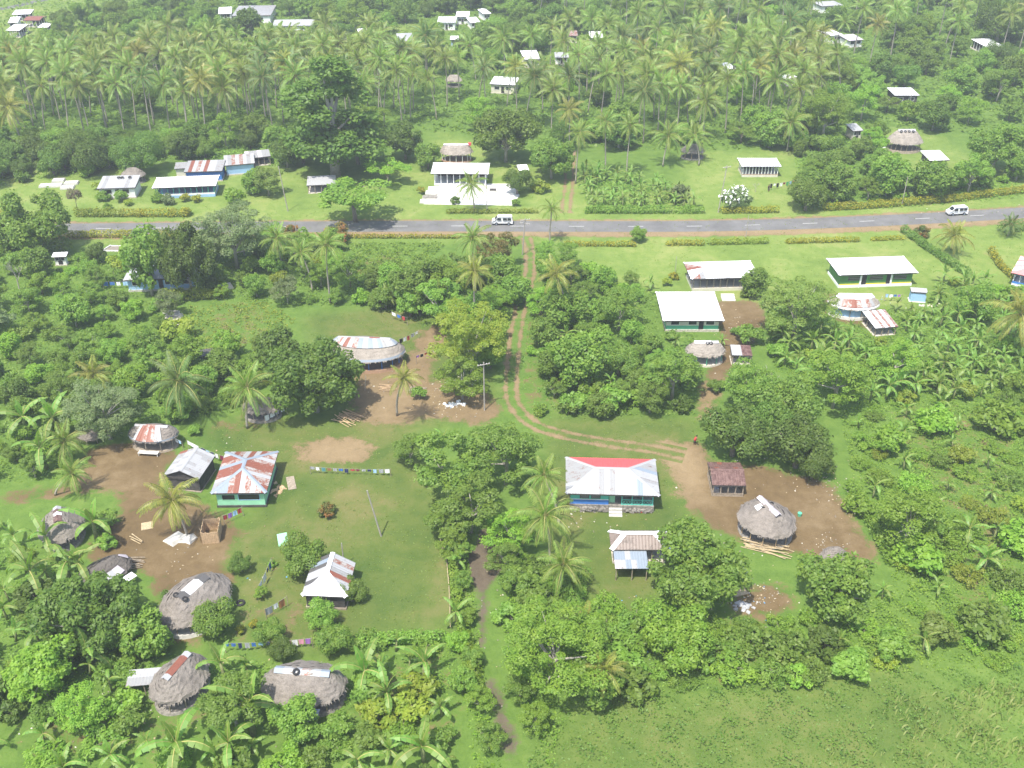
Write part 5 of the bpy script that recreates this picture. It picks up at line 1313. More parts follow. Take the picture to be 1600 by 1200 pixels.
def scatter(poly, spacing, tries, rr):
    P = [gp(*p) for p in poly]; X0, X1 = min(p.x for p in P), max(p.x for p in P); Y0, Y1 = min(p.y for p in P), max(p.y for p in P)
    W = [(p.x, p.y) for p in P]; out = []
    xs = np.array([rr.uniform(X0, X1) for _ in range(tries)]); ys = np.array([rr.uniform(Y0, Y1) for _ in range(tries)])
    ok = in_poly(xs, ys, W)
    for x, y in zip(xs[ok], ys[ok]):
        if is_open(x, y) or near(x, y, spacing / 2): continue
        yield x, y
SC = random.Random(42)
ZONE = {
 'far': [(-140,-70),(1740,-70),(1740,220),(1360,200),(1240,232),(1080,236),(900,232),(690,205),(560,225),(440,232),(-60,225),(-100,80)],
 'nw': [(-60,225),(440,228),(450,262),(280,250),(150,268),(-60,300)], 'ne': [(1240,232),(1370,205),(1400,280),(1440,292),(1700,255),(1700,300),(1400,326),(1250,330)], 'nb': [(905,262),(1060,300),(1095,332),(918,332)],
 'west': [(-60,378),(60,380),(130,402),(330,402),(440,385),(520,380),(560,440),(560,480),(440,478),(330,468),(255,475),(285,530),(330,560),(420,545),(400,640),(330,650),(200,680),(120,700),(110,745),(-60,765)],
 'mid': [(560,440),(660,430),(790,440),(785,560),(700,540),(640,500),(560,480)], 'track': [(845,400),(900,425),(1010,452),(1090,480),(1085,650),(870,652),(845,600)],
 'ban': [(1195,486),(1290,486),(1440,482),(1470,440),(1560,448),(1720,440),(1720,600),(1360,640),(1210,580)], 'field': [(1310,640),(1720,590),(1720,1030),(1400,1055),(1280,1040),(1400,890),(1340,780)],
 'sw': [(-80,800),(120,872),(190,905),(235,965),(250,1022),(330,1042),(440,1052),(540,1042),(560,1008),(640,994),(720,1002),(740,1060),(782,1250),(-120,1250)],
 'south': [(795,850),(870,890),(960,962),(1130,988),(1240,962),(1340,920),(1400,1055),(1000,1086),(850,1136),(805,1050)],
}
PLACE = {'far': 'the far forest behind the coconut grove', 'nw': 'the dark belt behind the north-west houses', 'ne': 'the gardens right of the north-east lawn', 'nb': 'the garden plot beside the inland track', 'west': 'the thicket on the left between road and yard', 'mid': 'the belt of trees left of the dirt track',
         'track': 'the thicket between the track and the white houses', 'ban': 'the banana plantation on the right', 'field': 'the weed field on the right', 'sw': 'the garden in the lower left', 'south': 'the scrub in the lower middle'}
LOOKW = {'breadfruit': 'large-leaved', 'mango': 'dense round', 'shade': 'fine-leaved', 'umbrella': 'flat-crowned', 'tall': 'tall', 'broad': 'broad-leaved', 'shrub': 'low bushy', 'scrub': 'straggling'}
COLW = {'mid': 'mid green', 'dark': 'dark green', 'bright': 'bright green', 'yellow': 'yellow-green', 'olive': 'olive green', 'grey': 'grey-green', 'croton': 'yellow-leaved', 'red': 'reddish'}
CNT = {}
def fill(zone, spacing, tries, mixk, rmin, rmax, cap=999, zrange=None):
    n = 0
    for x, y in scatter(ZONE[zone], spacing, tries, SC):
        if n >= cap: break
        key, look = SC.choices([m for m, w in mixk], [w for m, w in mixk])[0]
        R = SC.uniform(rmin, rmax); R0, zc = KIND[key][2:4]; s_ = R / R0
        if hides(x, y, zc * s_, R, zc * s_ * .9): continue
        noun = {'shrub': 'shrub', 'scrub': 'shrub'}.get(key, 'tree')
        lab = f"{COLW[look]} {LOOKW[key]} {noun} in {PLACE[zone]}"
        tree(key, x, y, R, lab, f"{COLW[look]} {LOOKW[key]} {noun}s, {zone if zone not in PLACE else PLACE[zone]}", look, zs=SC.uniform(.85, 1.15))
        put(x, y, spacing * .5); n += 1; CNT[(zone, key)] = CNT.get((zone, key), 0) + 1
# palms first: the groves
GROVE = [('the grove at the upper left', [(20,170),(180,150),(330,140),(520,140),(640,150),(660,190),(600,215),(480,205),(330,222),(60,226),(-30,210)], 5.4, 2200, 105, 13, 18),
         ('the back of the upper left grove', [(10,135),(250,112),(560,95),(680,110),(640,150),(330,150),(20,175)], 6.6, 700, 40, 10, 14),
         ('the upper right grove', [(880,120),(1080,110),(1260,110),(1330,170),(1230,195),(1120,222),(960,225),(880,200)], 6.2, 900, 70, 10, 16),
         ('the far top of the forest', [(820,10),(1300,0),(1640,10),(1640,110),(1300,110),(880,120)], 11, 500, 60, 11, 16), ('the middle of the far forest', [(600,120),(880,110),(880,215),(700,200),(560,200)], 9, 300, 24, 11, 15)]
for nm, poly, sp_, tries, cap, h0, h1 in GROVE:
    n = 0
    for x, y in scatter(poly, sp_, tries, SC):
        if n >= cap: break
        h = SC.uniform(h0, h1); key = SC.choices(('palm', 'palmd', 'palmy'), (7, 2, .6))[0]
        if hides(x, y, h, 3.4, 2.5): continue
        palm(x, y, h, SC.uniform(1.0, 1.5), {'palm': 'green coconut palm', 'palmd': 'dark coconut palm', 'palmy': 'yellowing coconut palm'}[key] + ' with a tall pale trunk in ' + nm, {'palm': 'coconut palms', 'palmd': 'dark coconut palms', 'palmy': 'yellowing coconut palms'}[key] + ' of ' + nm, key)
        put(x, y, sp_ * .38); n += 1
fill('far', 7.0, 9000, [(('breadfruit','mid'),2.4), (('breadfruit','dark'),1.2), (('broad','mid'),3), (('broad','bright'),1.5), (('shade','mid'),2), (('shade','bright'),2), (('mango','dark'),1.2), (('mango','mid'),2), (('umbrella','mid'),.7), (('umbrella','bright'),.5)], 3.6, 5.8, 700)
fill('far', 3.4, 7000, [(('shrub','mid'),3), (('shrub','bright'),2), (('shrub','dark'),2)], 2.0, 3.0, 36)
fill('nw', 4.6, 900, [(('breadfruit','dark'),3), (('mango','dark'),3), (('mango','mid'),2), (('shade','mid'),1)], 2.8, 4.4)
fill('ne', 5.0, 700, [(('breadfruit','mid'),4), (('shade','mid'),1), (('shade','bright'),1.5), (('shrub','mid'),1)], 2.2, 4.0)
fill('mid', 4.2, 500, [(('breadfruit','mid'),4), (('shade','mid'),2), (('shrub','bright'),1.5)], 2.0, 3.6)
fill('track', 4.4, 700, [(('breadfruit','mid'),3), (('shade','mid'),3), (('shrub','mid'),2), (('shrub','bright'),2)], 1.8, 3.4)
fill('west', 5.0, 2600, [(('breadfruit','mid'),3), (('breadfruit','dark'),.5), (('breadfruit','bright'),1.5), (('shade','mid'),3), (('shade','bright'),2), (('shade','grey'),1), (('broad','mid'),2), (('broad','bright'),1), (('shrub','yellow'),1)], 1.8, 3.8)
BN = 0
def bananas(zone, spacing, tries, cap, s0, s1, leaves=0):
    global BN
    n = 0
    for x, y in scatter(ZONE[zone], spacing, tries, SC):
        if n >= cap: break
        s_ = SC.uniform(s0, s1)
        if hides(x, y, 2.4 * s_, 1.8 * s_, 1.6 * s_): continue
        banana(x, y, s_, 'broad-leaved banana plant with drooping leaves in ' + PLACE[zone], 'banana plants in ' + PLACE[zone], n < leaves)
        put(x, y, spacing * .4); n += 1
for a in [(570,1040,52,'tall banana plant at the bottom edge of the middle lawn'), (600,1075,44,'banana plant just below the tall one by the middle lawn'), (660,1030,44,'banana plant with upright leaves left of the muddy path'), (660,1150,56,'big banana plant at the bottom left of the muddy path'),
          (712,950,30,'young banana plant on the fence line'), (714,870,26,'small banana plant at the top of the fence line'), (385,1095,66,'large banana plant between the lower thatches'), (360,1150,52,'banana plant at the bottom left centre'), (270,1150,62,'broad banana plant in the lower left soil'),
          (345,1030,42,'pale banana plant beside the rust-ridged thatch'), (120,870,42,'light banana plant left of the collapsed hut'), (140,805,44,'banana plant with bright upright leaves by the red-ridged thatch'), (95,870,46,'banana plant in front of the red-ridged thatch'), (40,885,52,'banana plant at the left edge below the red-ridged thatch'),
          (130,1010,48,'grey-green banana plant above the lower left trees'), (70,830,44,'banana plant leaning over the red-ridged thatch'), (1545,865,32,'lone banana plant in the right weed field, lower one'), (1520,820,28,'lone banana plant in the right weed field, upper one'), (720,760,34,'banana plant under the big feathery trees'), (690,680,20,'small banana plant by the track bend'),
          (560,1180,40,'banana plant cut by the bottom edge'), (210,720,34,'spare banana plant at the yard edge'), (1128,530,12,'small yellow banana plant beside the tiny shed'), (60,690,44,'banana clump plant at the left edge above the yard'), (30,640,40,'banana plant at the left edge in the thicket'), (80,640,44,'banana plant below the grey-green tree')]:
    if 'spare' in a[3]: continue
    banana_px(*a)
bananas('ban', 2.9, 2600, 150, .7, 1.4, 0)
bananas('nb', 2.4, 800, 46, .9, 1.2)
bananas('sw', 3.6, 1200, 50, .8, 1.2, 50)
bananas('west', 5.0, 700, 40, .9, 1.2, 8)
bananas('field', 6.0, 700, 34, .7, 1.2, 34)
bananas('track', 3.4, 400, 18, .9, 1.2)
fill('ban', 2.4, 1500, [(('shrub','bright'),3), (('shrub','mid'),2), (('shrub','yellow'),1)], 1.2, 2.6, 30)
fill('sw', 2.8, 2200, [(('scrub','mid'),4), (('shrub','mid'),2), (('scrub','bright'),2), (('shrub','yellow'),.6), (('shrub','dark'),1.5)], 1.5, 2.8, 66)
fill('field', 3.0, 1600, [(('scrub','bright'),6), (('scrub','yellow'),2), (('scrub','mid'),2)], 1.2, 2.6, 64)
fill('south', 2.8, 1800, [(('scrub','mid'),5), (('scrub','bright'),2), (('shrub','mid'),2)], 1.6, 3.0, 48)
fill('west', 3.0, 2500, [(('scrub','mid'),4), (('scrub','bright'),3), (('shrub','bright'),1)], 1.5, 2.6, 40)
fill('nw', 3.2, 700, [(('shrub','mid'),5), (('shrub','dark'),3)], 1.5, 2.4, 18)
fill('ne', 2.8, 500, [(('shrub','mid'),5), (('shrub','bright'),3)], 1.4, 2.2, 14)
fill('track', 2.4, 500, [(('shrub','mid'),5), (('shrub','bright'),3)], 1.4, 2.4, 14)

# ------------------------------------------------------------------ say which one: each scattered plant by its nearest landmark
LM = [('the red-backed house',955,790), ('the rusty mint house',375,787), ('the striped hut',510,935), ('the large brown thatch',300,960), ('the round grey thatch',1200,830), ('the brown shed',1136,770), ('the great breadfruit tree',1075,950), ('the fern-leaved tree',870,1080),
 ('the wide lower thatch',474,1085), ('the rust-ridged thatch',278,1080), ('the collapsed hut',158,905), ('the red-ridged thatch',92,835), ('the iron-topped oval house',570,555), ('the small oval hut',238,690), ('the huge dark breadfruit tree',488,640), ('the grey-green thin tree',160,690),
 ('the wide white roof',1075,510), ('the long green house',1365,440), ('the dark mango clump',1220,740), ('the rusty-centred thatch',1335,480), ('the rust-and-white lean-to',1380,515), ('the meeting house',715,285), ('the grave court',735,310), ('the very tall tree',512,262),
 ('the long blue-based house',290,308), ('the tyre-roofed house',185,303), ('the blue-washed house',245,440), ('the corn field',620,410), ('the four garden graves',268,505), ('the muddy path',755,980), ('the track bend',810,640), ('the north-east open house',1185,275),
 ('the tall far thatch',1415,225), ('the slanting white hut',1460,258), ('the round verge tree',1263,325), ('the bright hip-roofed house',785,133), ('the deep white roof',833,94), ('the rust-ridged far house',393,25), ('the far long white roof',457,41), ('the top-left meadow shelters',40,40),
 ('the far meadow roofs',705,35), ('the blue-walled far house',635,66), ('the far dark-walled house',1418,150), ('the far corner house',1558,76), ('the broken white roof',1307,57), ('the slanting grove roof',1237,122), ('the tiny grove roof',1143,108), ('the half-hidden far roof',932,60),
 ('the tall open field tree',1424,870), ('the lower breadfruit tree',1312,985), ('the big right-edge palm',1596,570), ('the faded red roof',1600,440), ('the hidden far thatch',709,135), ('the thatch by the palm lawn',1083,240), ('the grey dead tree',30,452), ('the left yard palms',100,745), ('the cart yard',1150,520), ('the tall yellow track palm',870,518)]
LMW = [(nm, gp(x, y)) for nm, x, y in LM]
ORDW = ['nearest', 'second', 'third', 'fourth', 'fifth', 'sixth', 'seventh', 'eighth', 'ninth', 'tenth', 'eleventh', 'twelfth', 'thirteenth', 'fourteenth']
def nth(k):
    one = ['', 'first', 'second', 'third', 'fourth', 'fifth', 'sixth', 'seventh', 'eighth', 'ninth', 'tenth', 'eleventh', 'twelfth', 'thirteenth', 'fourteenth', 'fifteenth', 'sixteenth', 'seventeenth', 'eighteenth', 'nineteenth']
    return one[k] if k < 20 else ({20: 'twentieth', 30: 'thirtieth', 40: 'fortieth', 50: 'fiftieth'}[k] if k % 10 == 0 else {2: 'twenty', 3: 'thirty', 4: 'forty', 5: 'fifty'}[k // 10] + '-' + one[k % 10])
SETS = {}
for o in COL.objects:
    g = o.get('group', '')
    if o.parent is None and o.get('category') in ('tree', 'shrub', 'palm tree', 'banana plant') and g:
        nm, q = min(LMW, key=lambda t: (t[1].x - o.location.x) ** 2 + (t[1].y - o.location.y) ** 2)
        dx, dy = o.location.x - q.x, o.location.y - q.y
        side = ('right of' if dx > 0 else 'left of') if abs(dx) > abs(dy) else ('behind' if dy > 0 else 'in front of')
        lb = o['label']; head = lb.split(' with ')[0].split(' in the ')[0]
        SETS.setdefault((head, side, nm), []).append((math.hypot(dx, dy), o))
for (head, side, nm), L in SETS.items():
    L.sort(key=lambda t: t[0])
    for k, (d, o) in enumerate(L):
        if len(L) == 1: o['label'] = f"{head} standing {side} {nm}"
        elif k < len(ORDW): o['label'] = f"{head}, {ORDW[k]} {side} {nm}"
    out = sorted((o for d, o in L[len(ORDW):]), key=lambda o: o.location.x)
    for k, o in enumerate(out): o['label'] = f"{head} farther out {side} {nm}, {nth(k + 1)} from left"

# ------------------------------------------------------------------ hedges
for lab, pts, h, w, lk in [
 ('long yellow croton hedge before the north-west houses, right half', [(194,338),(292,338)], 1.7, 1.6, 'croton'), ('green and yellow hedge before the north-west houses, left half', [(122,338),(192,338)], 1.7, 1.6, 'yellow'), ('clipped hedge at the left end of the north verge', [(-20,336),(30,336)], 1.5, 1.5, 'croton'),
 ('croton hedge on the south verge at the left', [(88,371),(206,371)], 1.5, 1.5, 'croton'), ('croton hedge on the south verge below the pale feathery tree', [(242,371),(312,372)], 1.5, 1.5, 'croton'), ('low red and yellow flower border on the south verge', [(545,372),(718,372)], .8, .9, 'croton'),
 ('low clipped hedge in front of the grave court', [(700,333),(840,333)], 1.0, 1.0, 'yellow'), ('low hedge below the garden plot by the inland track', [(918,333),(1096,333)], 1.6, 1.5, 'mid'), ('hedge with red crotons beside the frangipani', [(1128,333),(1212,332)], 1.4, 1.4, 'croton'),
 ('long croton hedge on the right half of the north verge', [(1290,329),(1360,325),(1480,316),(1600,300)], 1.6, 1.5, 'croton'), ('clipped hedge on the south verge, right of the young tree', [(1044,383),(1096,383)], 1.1, 1.2, 'croton'), ('long clipped hedge on the south verge beside the lawn', [(1108,382),(1196,380)], 1.2, 1.3, 'yellow'),
 ('mixed flower bed on the south verge with yellow and purple crotons', [(1232,380),(1338,377)], 1.0, 1.3, 'croton'), ('small yellow flower bed left of the diagonal hedge', [(1364,376),(1412,374)], .8, 1.0, 'croton'), ('diagonal clipped hedge dividing the east lawns', [(1412,364),(1440,384),(1475,408),(1512,432)], 1.5, 1.6, 'dark'),
 ('dark clipped hedge at the right end of the south verge', [(1565,362),(1640,358)], 1.8, 1.8, 'dark'), ('croton border along the faded red-roofed house', [(1548,396),(1560,415),(1580,434)], 1.3, 1.4, 'croton'), ('croton row left of the young verge tree', [(884,384),(990,385)], 1.1, 1.0, 'croton'),
 ('yellow croton row behind the graves in the west garden', [(262,470),(352,466)], 2.2, 1.6, 'yellow'), ('straggling vine hedge along the fence of the middle lawn', [(704,862),(712,920),(722,985)], 1.2, 1.4, 'bright'), ('bright creeper hedge beside the muddy path', [(726,1000),(738,1050),(748,1090)], 1.4, 1.8, 'bright'),
 ('shadowy hedge at the lower end of the middle lawn', [(555,1012),(620,1004),(690,1000)], 1.4, 1.6, 'mid'), ('weedy hedge along the right yard edge', [(1330,765),(1362,820),(1392,880)], 1.3, 1.8, 'bright')]:
    hedge(lab, pts, h * 1.15, w, lk)

# ------------------------------------------------------------------ uncountable ground cover
def cover(name, label, polys, per_m2, size, look, seed, hgt=.35, blades=False, fade=False):
    r = np.random.default_rng(seed); Vs = []
    for q in polys:
        P = np.array([gp(*p)[:2] for p in q]); x0, y0 = P.min(0); x1, y1 = P.max(0)
        n = int((x1-x0)*(y1-y0)*per_m2); x = r.uniform(x0, x1, n); y = r.uniform(y0, y1, n)
        k = in_poly(x, y, [tuple(p) for p in P]); x, y = x[k], y[k]
        cl = np.sin(x*.9 + 1.3*np.sin(y*.6)) * np.sin(y*.8 + 1.1*np.sin(x*.5)); k = (cl + r.uniform(-1, 1, len(x))) > -.45; x, y = x[k], y[k]
        k = sample(F_DIRT, x, y) + sample(F_SOIL, x, y) < .6; x, y = x[k], y[k]
        for fx, fy, fr in FOOT:
            k = (x-fx)**2 + (y-fy)**2 > (fr*.9)**2; x, y = x[k], y[k]
        if fade:
            k = r.random(len(x)) < np.clip((x - x0) / (x1 - x0) * 1.5 - .25, .03, 1) * (.25 + .75 * (np.sin(x * .55 + y * .3) * np.sin(y * .5 - x * .2) > -.15)); x, y = x[k], y[k]
        m = len(x)
        if blades:
            az = r.uniform(0, 6.283, m); ln = r.uniform(.5, 1.2, m) * size; w = ln * .09
            lean = r.uniform(.2, .7, m); cx, cy = np.cos(az), np.sin(az)
            b = np.stack([x, y, np.zeros(m)], 1); sd = np.stack([-cy, cx, 0*cx], 1) * w[:, None]
            md = b + np.stack([cx*lean*ln*.35, cy*lean*ln*.35, ln*.6], 1); tp = b + np.stack([cx*lean*ln, cy*lean*ln, ln*.85], 1)
            Vs.append(np.stack([b - sd, b + sd, md + sd, tp], 1).reshape(-1, 3))
        else:
            z = r.uniform(.05, 1, m) ** 1.2 * hgt * np.clip(.35 + np.sin(x*.9 + 1.3*np.sin(y*.6)) * np.sin(y*.8 + 1.1*np.sin(x*.5)) * 1.1 + .5 * np.sin(x * 2.3 + y * 1.9), .12, 1.5); p = np.stack([x, y, z], 1)
            nn = r.normal(size=(m, 3)) * .5 + np.array([0, 0, 1]); nn /= np.linalg.norm(nn, axis=1)[:, None]
            t = np.cross(nn, r.normal(size=(m, 3))); t /= np.linalg.norm(t, axis=1)[:, None]; bb = np.cross(nn, t); s_ = r.uniform(.6, 1.4, m)[:, None] * size
            Vs.append(np.stack([p - t*s_*.5, p + bb*s_*.32, p + t*s_*.5, p - bb*s_*.32], 1).reshape(-1, 3))
    V = np.concatenate(Vs); Q = np.arange(len(V)).reshape(-1, 4)
    return tag(link(name, mesh_np(name, V, Q, LEAF[look])), label, kind='stuff')
cover('weeds', 'bright leafy weeds covering the right field', [ZONE['field'], ZONE['ban']], 18, .3, 'bright', 1, .9)
cover('undergrowth', 'green undergrowth on the scrub in the lower middle', [ZONE['south']], 12, .3, 'mid', 2, .7)
cover('undergrowth', 'green undergrowth in the lower left garden', [[(-80,800),(120,872),(235,965),(250,1022),(540,1042),(720,1002),(760,1100),(600,1120),(300,1080),(-100,1100)]], 9, .3, 'mid', 3, .6)
cover('undergrowth', 'undergrowth of the left thicket between road and yard', [ZONE['west'], ZONE['mid'], ZONE['track']], 6, .4, 'mid', 4, .9)
cover('undergrowth', 'undergrowth of the belts beyond the road', [ZONE['nw'], ZONE['ne'], ZONE['nb']], 5, .5, 'mid', 5, 1.0)
cover('weeds', 'low leafy weeds across the bottom right slope', [[(990,1088),(1300,1060),(1720,1030),(1720,1240),(800,1240),(850,1140)]], 14, .28, 'dark', 7, .8)  # dark leaf colour carries the cloud shade on this slope
cover('tall_grass', 'long pale grass in the bottom right corner', [[(1420,1090),(1720,1040),(1720,1240),(1300,1240),(1220,1160)]], 16, .9, 'grass', 6, blades=True, fade=True)
cover('grass_tufts', 'short tufts and clover on the lawns', [LAWN[0], LAWN[1], LUSH[0]], 2.2, .24, 'olive', 14, .14)
cover('weeds', 'corn and bean rows in the field below the road', [[(530,380),(700,380),(645,432),(545,436)]], 8, .5, 'bright', 8, 1.3)
cover('weeds', 'patchy bean plants in the west garden', [[(285,480),(420,472),(465,500),(420,540),(330,556),(290,525)]], 8, .4, 'yellow', 9, .8)
cover('weeds', 'low weeds beside the dirt track', [[(812,500),(850,480),(860,640),(900,655),(835,655),(818,600)], [(640,600),(690,590),(700,640),(650,650)], [(1240,760),(1330,770),(1390,880),(1320,900)]], 2.5, .3, 'weed', 10, .4)
cover('vines', 'ground vines along both sides of the muddy path', [[(700,850),(730,850),(752,1000),(760,1100),(790,1230),(740,1230),(720,1000)], [(790,860),(830,880),(830,1000),(880,1120),(860,1230),(840,1150),(800,1050)]], 14, .32, 'bright', 11, .6)
cover('forest_floor', 'bushy floor of the far forest and coconut grove', [ZONE['far']], 1.1, 1.0, 'mid', 12, 2.0)
# ------------------------------------------------------------------ poles
def pole(base, h, label, top=None, arms=1, r=.13, lamp=False):
    p = gp(*base); root = empty('utility_pole', p); tag(root, label, 'pole'); lean = Vector((0, 0, h))
    if top is not None: lean = Vector((top, 0, h))
    MB().tube([(0,0,-.2), tuple(lean)], [r, r*.7], 8).obj('post', M['pole'], root)
    for k in range(arms):
        z = h - .35 - k * .8; x = lean.x * z / h; az = .35
        c = MB().box(-1.05, -.06, -.06, 1.05, .06, .06).obj('crossarm', M['pole'], root, loc=(x, -r - .07, z), rot=(0, 0, az * (1 if k == 0 else -1)))
        for q in (-.95, -.5, .5, .95): MB().tube([(q,0,.061),(q,0,.2)], [.05,.035], 6).obj('insulator', M['white'], c)
    return root
pole((757,641), 9.4, 'pale utility pole with crossarm beside the track bend')
pole((596,838), 8.2, 'bare leaning pole on the middle lawn', top=-1.4, arms=0)
pole((450,330), 11, 'tall leaning pole on the north verge slope', top=-.9, arms=0)
pole((1122,332), 11.5, 'utility pole beside the frangipani bush', top=.8, arms=1)
pole((816,398), 8.5, 'utility pole with two crossarms at the road end of the track', top=.6, arms=2)
pole((1165,372), 5.4, 'thin pale pole on the south verge by the clipped hedge', arms=0, r=.08)
pole((466,388), 6.2, 'dark bare pole between the two palms south of the road', arms=0, r=.12)
pole((761,333), 7.2, 'pole rising at the front of the grave court', arms=0, r=.12)
pole((1409,320), 7.0, 'grey pole behind the croton hedge on the right', arms=0, r=.11)
pole((1418,178), 8.0, 'white pole before the far white-roofed dark house', arms=0, r=.1)
pole((538,885), 4.2, 'short grey post behind the striped hut', arms=0, r=.1)
pole((570,610), 3.0, 'crooked post in the yard below the iron-topped oval house', top=.4, arms=0, r=.07)
pole((1055,425), 3.6, 'thin stake left of the rust-streaked open house', arms=0, r=.06)

# ------------------------------------------------------------------ clotheslines
CL = {'w': ('white', (.8,.8,.82)), 'n': ('navy', (.03,.04,.12)), 'l': ('light blue', (.35,.55,.75)), 'm': ('maroon', (.20,.03,.06)), 'k': ('black', (.02,.02,.02)), 'g': ('grey', (.35,.36,.38)), 't': ('teal', (.10,.26,.28)),
      'b': ('blue', (.06,.16,.45)), 'r': ('red', (.42,.06,.06)), 'y': ('yellow', (.55,.44,.12)), 'p': ('pink', (.7,.32,.42)), 'v': ('violet', (.35,.16,.5)), 'o': ('brown', (.30,.14,.06)), 'c': ('cream', (.7,.62,.5)), 'e': ('green', (.08,.35,.15))}
ORD = ['first', 'second', 'third', 'fourth', 'fifth', 'sixth', 'seventh', 'eighth', 'ninth', 'tenth', 'eleventh', 'twelfth', 'thirteenth', 'fourteenth', 'fifteenth']
def clothesline(a, b, seq, where, widths=None, drop=.75, h=1.7, fromfrac=(0, 1)):
    A, B = gp(*a, h), gp(*b, h); root = empty('clothesline', (A.x, A.y, 0)); tag(root, 'cord clothesline on two thin posts ' + where, 'clothesline')
    d = B - A; ln = d.length
    for q in (Vector((0,0,0)), d): MB().tube([(q.x,q.y,-.1),(q.x,q.y,h+.1)], [.05,.04], 6).obj('post', M['timber'], root)
    mid = lambda t: Vector((d.x*t, d.y*t, h - .22 * 4 * t * (1 - t) * min(1, ln / 8)))
    MB().tube([mid(t/8) for t in range(9)], .012, 4).obj('cord', M['line'], root)
    n = len(seq); f0, f1 = fromfrac; wsum = sum(widths) if widths else n; acc = 0
    side = Vector((-d.y, d.x, 0)).normalized()
    for i, ch in enumerate(seq):
        w = (widths[i] if widths else 1) / wsum * (f1 - f0); t0, t1 = f0 + acc, f0 + acc + w * RND.uniform(.55, .85); acc += w
        nm, c = CL[ch]; hh = drop * RND.uniform(.55, 1.3); mb = MB(); G = []
        for r in range(4):
            row = []
            for q in range(5):
                t = t0 + (t1 - t0) * q / 4; p = mid(t); nar = 1 - .12 * math.sin(r) ; 
                row.append(p + side * (.05 * math.sin(q * 2.1 + i) * r / 3 + .012) + Vector((0, 0, -.02 - hh * r / 3 - .04 * r / 3 * math.sin(q * 3 + i))))
            G.append(row)
        for r in range(3):
            for q in range(4): mb.poly([G[r+1][q], G[r+1][q+1], G[r][q+1], G[r][q]])
        o = mb.obj('garment', cloth(c)); o.location = root.location
        lab = f"{nm} cloth {ORD[i]} from left on the line {where}"
        tag(o, lab, 'laundry', 'laundry on the clothesline ' + where)
clothesline((292,688), (352,714), 'wnlnwm', 'beside the rusty mint house', [3,1,1,1,1,1.2], .9)
clothesline((484,729), (610,733), 'gwtogbnrmgnlgw', 'below the bare earth patch', None, .6, 1.4)
clothesline((404,915), (424,872), 'wwnb', 'right of the large brown thatch', [2,2,1,1.4], 1.0)
clothesline((350,1005), (487,997), 'bbngblnrwpwpv', 'above the wide lower thatch', None, .85)
clothesline((414,952), (448,932), 'gwo', 'in front of the striped hut', [2,1.3,2], 1.0)
clothesline((650,556), (690,540), 'vkrkwk', 'on the grass right of the oval house', None, .7)
clothesline((624,530), (654,516), 'kwrgw', 'at the right corner of the oval house', None, .8)
clothesline((612,487), (636,496), 'wbr', 'behind the iron-topped oval house', None, .9)
clothesline((1204,287), (1244,281), 'kwkwmelr', 'on the north-east lawn', None, .9)
clothesline((1384,459), (1410,460), 'lwbv', 'left of the water hut', None, .8)
clothesline((413,650), (447,634), 'wwgw', 'under the dark breadfruit tree', None, .9)
clothesline((348,806), (378,792), 'rvlr', 'below the mint green wall', None, .7)
clothesline((160,440), (212,438), 'bbwlb', 'before the blue-washed house', None, .9)
clothesline((272,683), (284,690), 'wl', 'beside the small oval hut', None, .8)

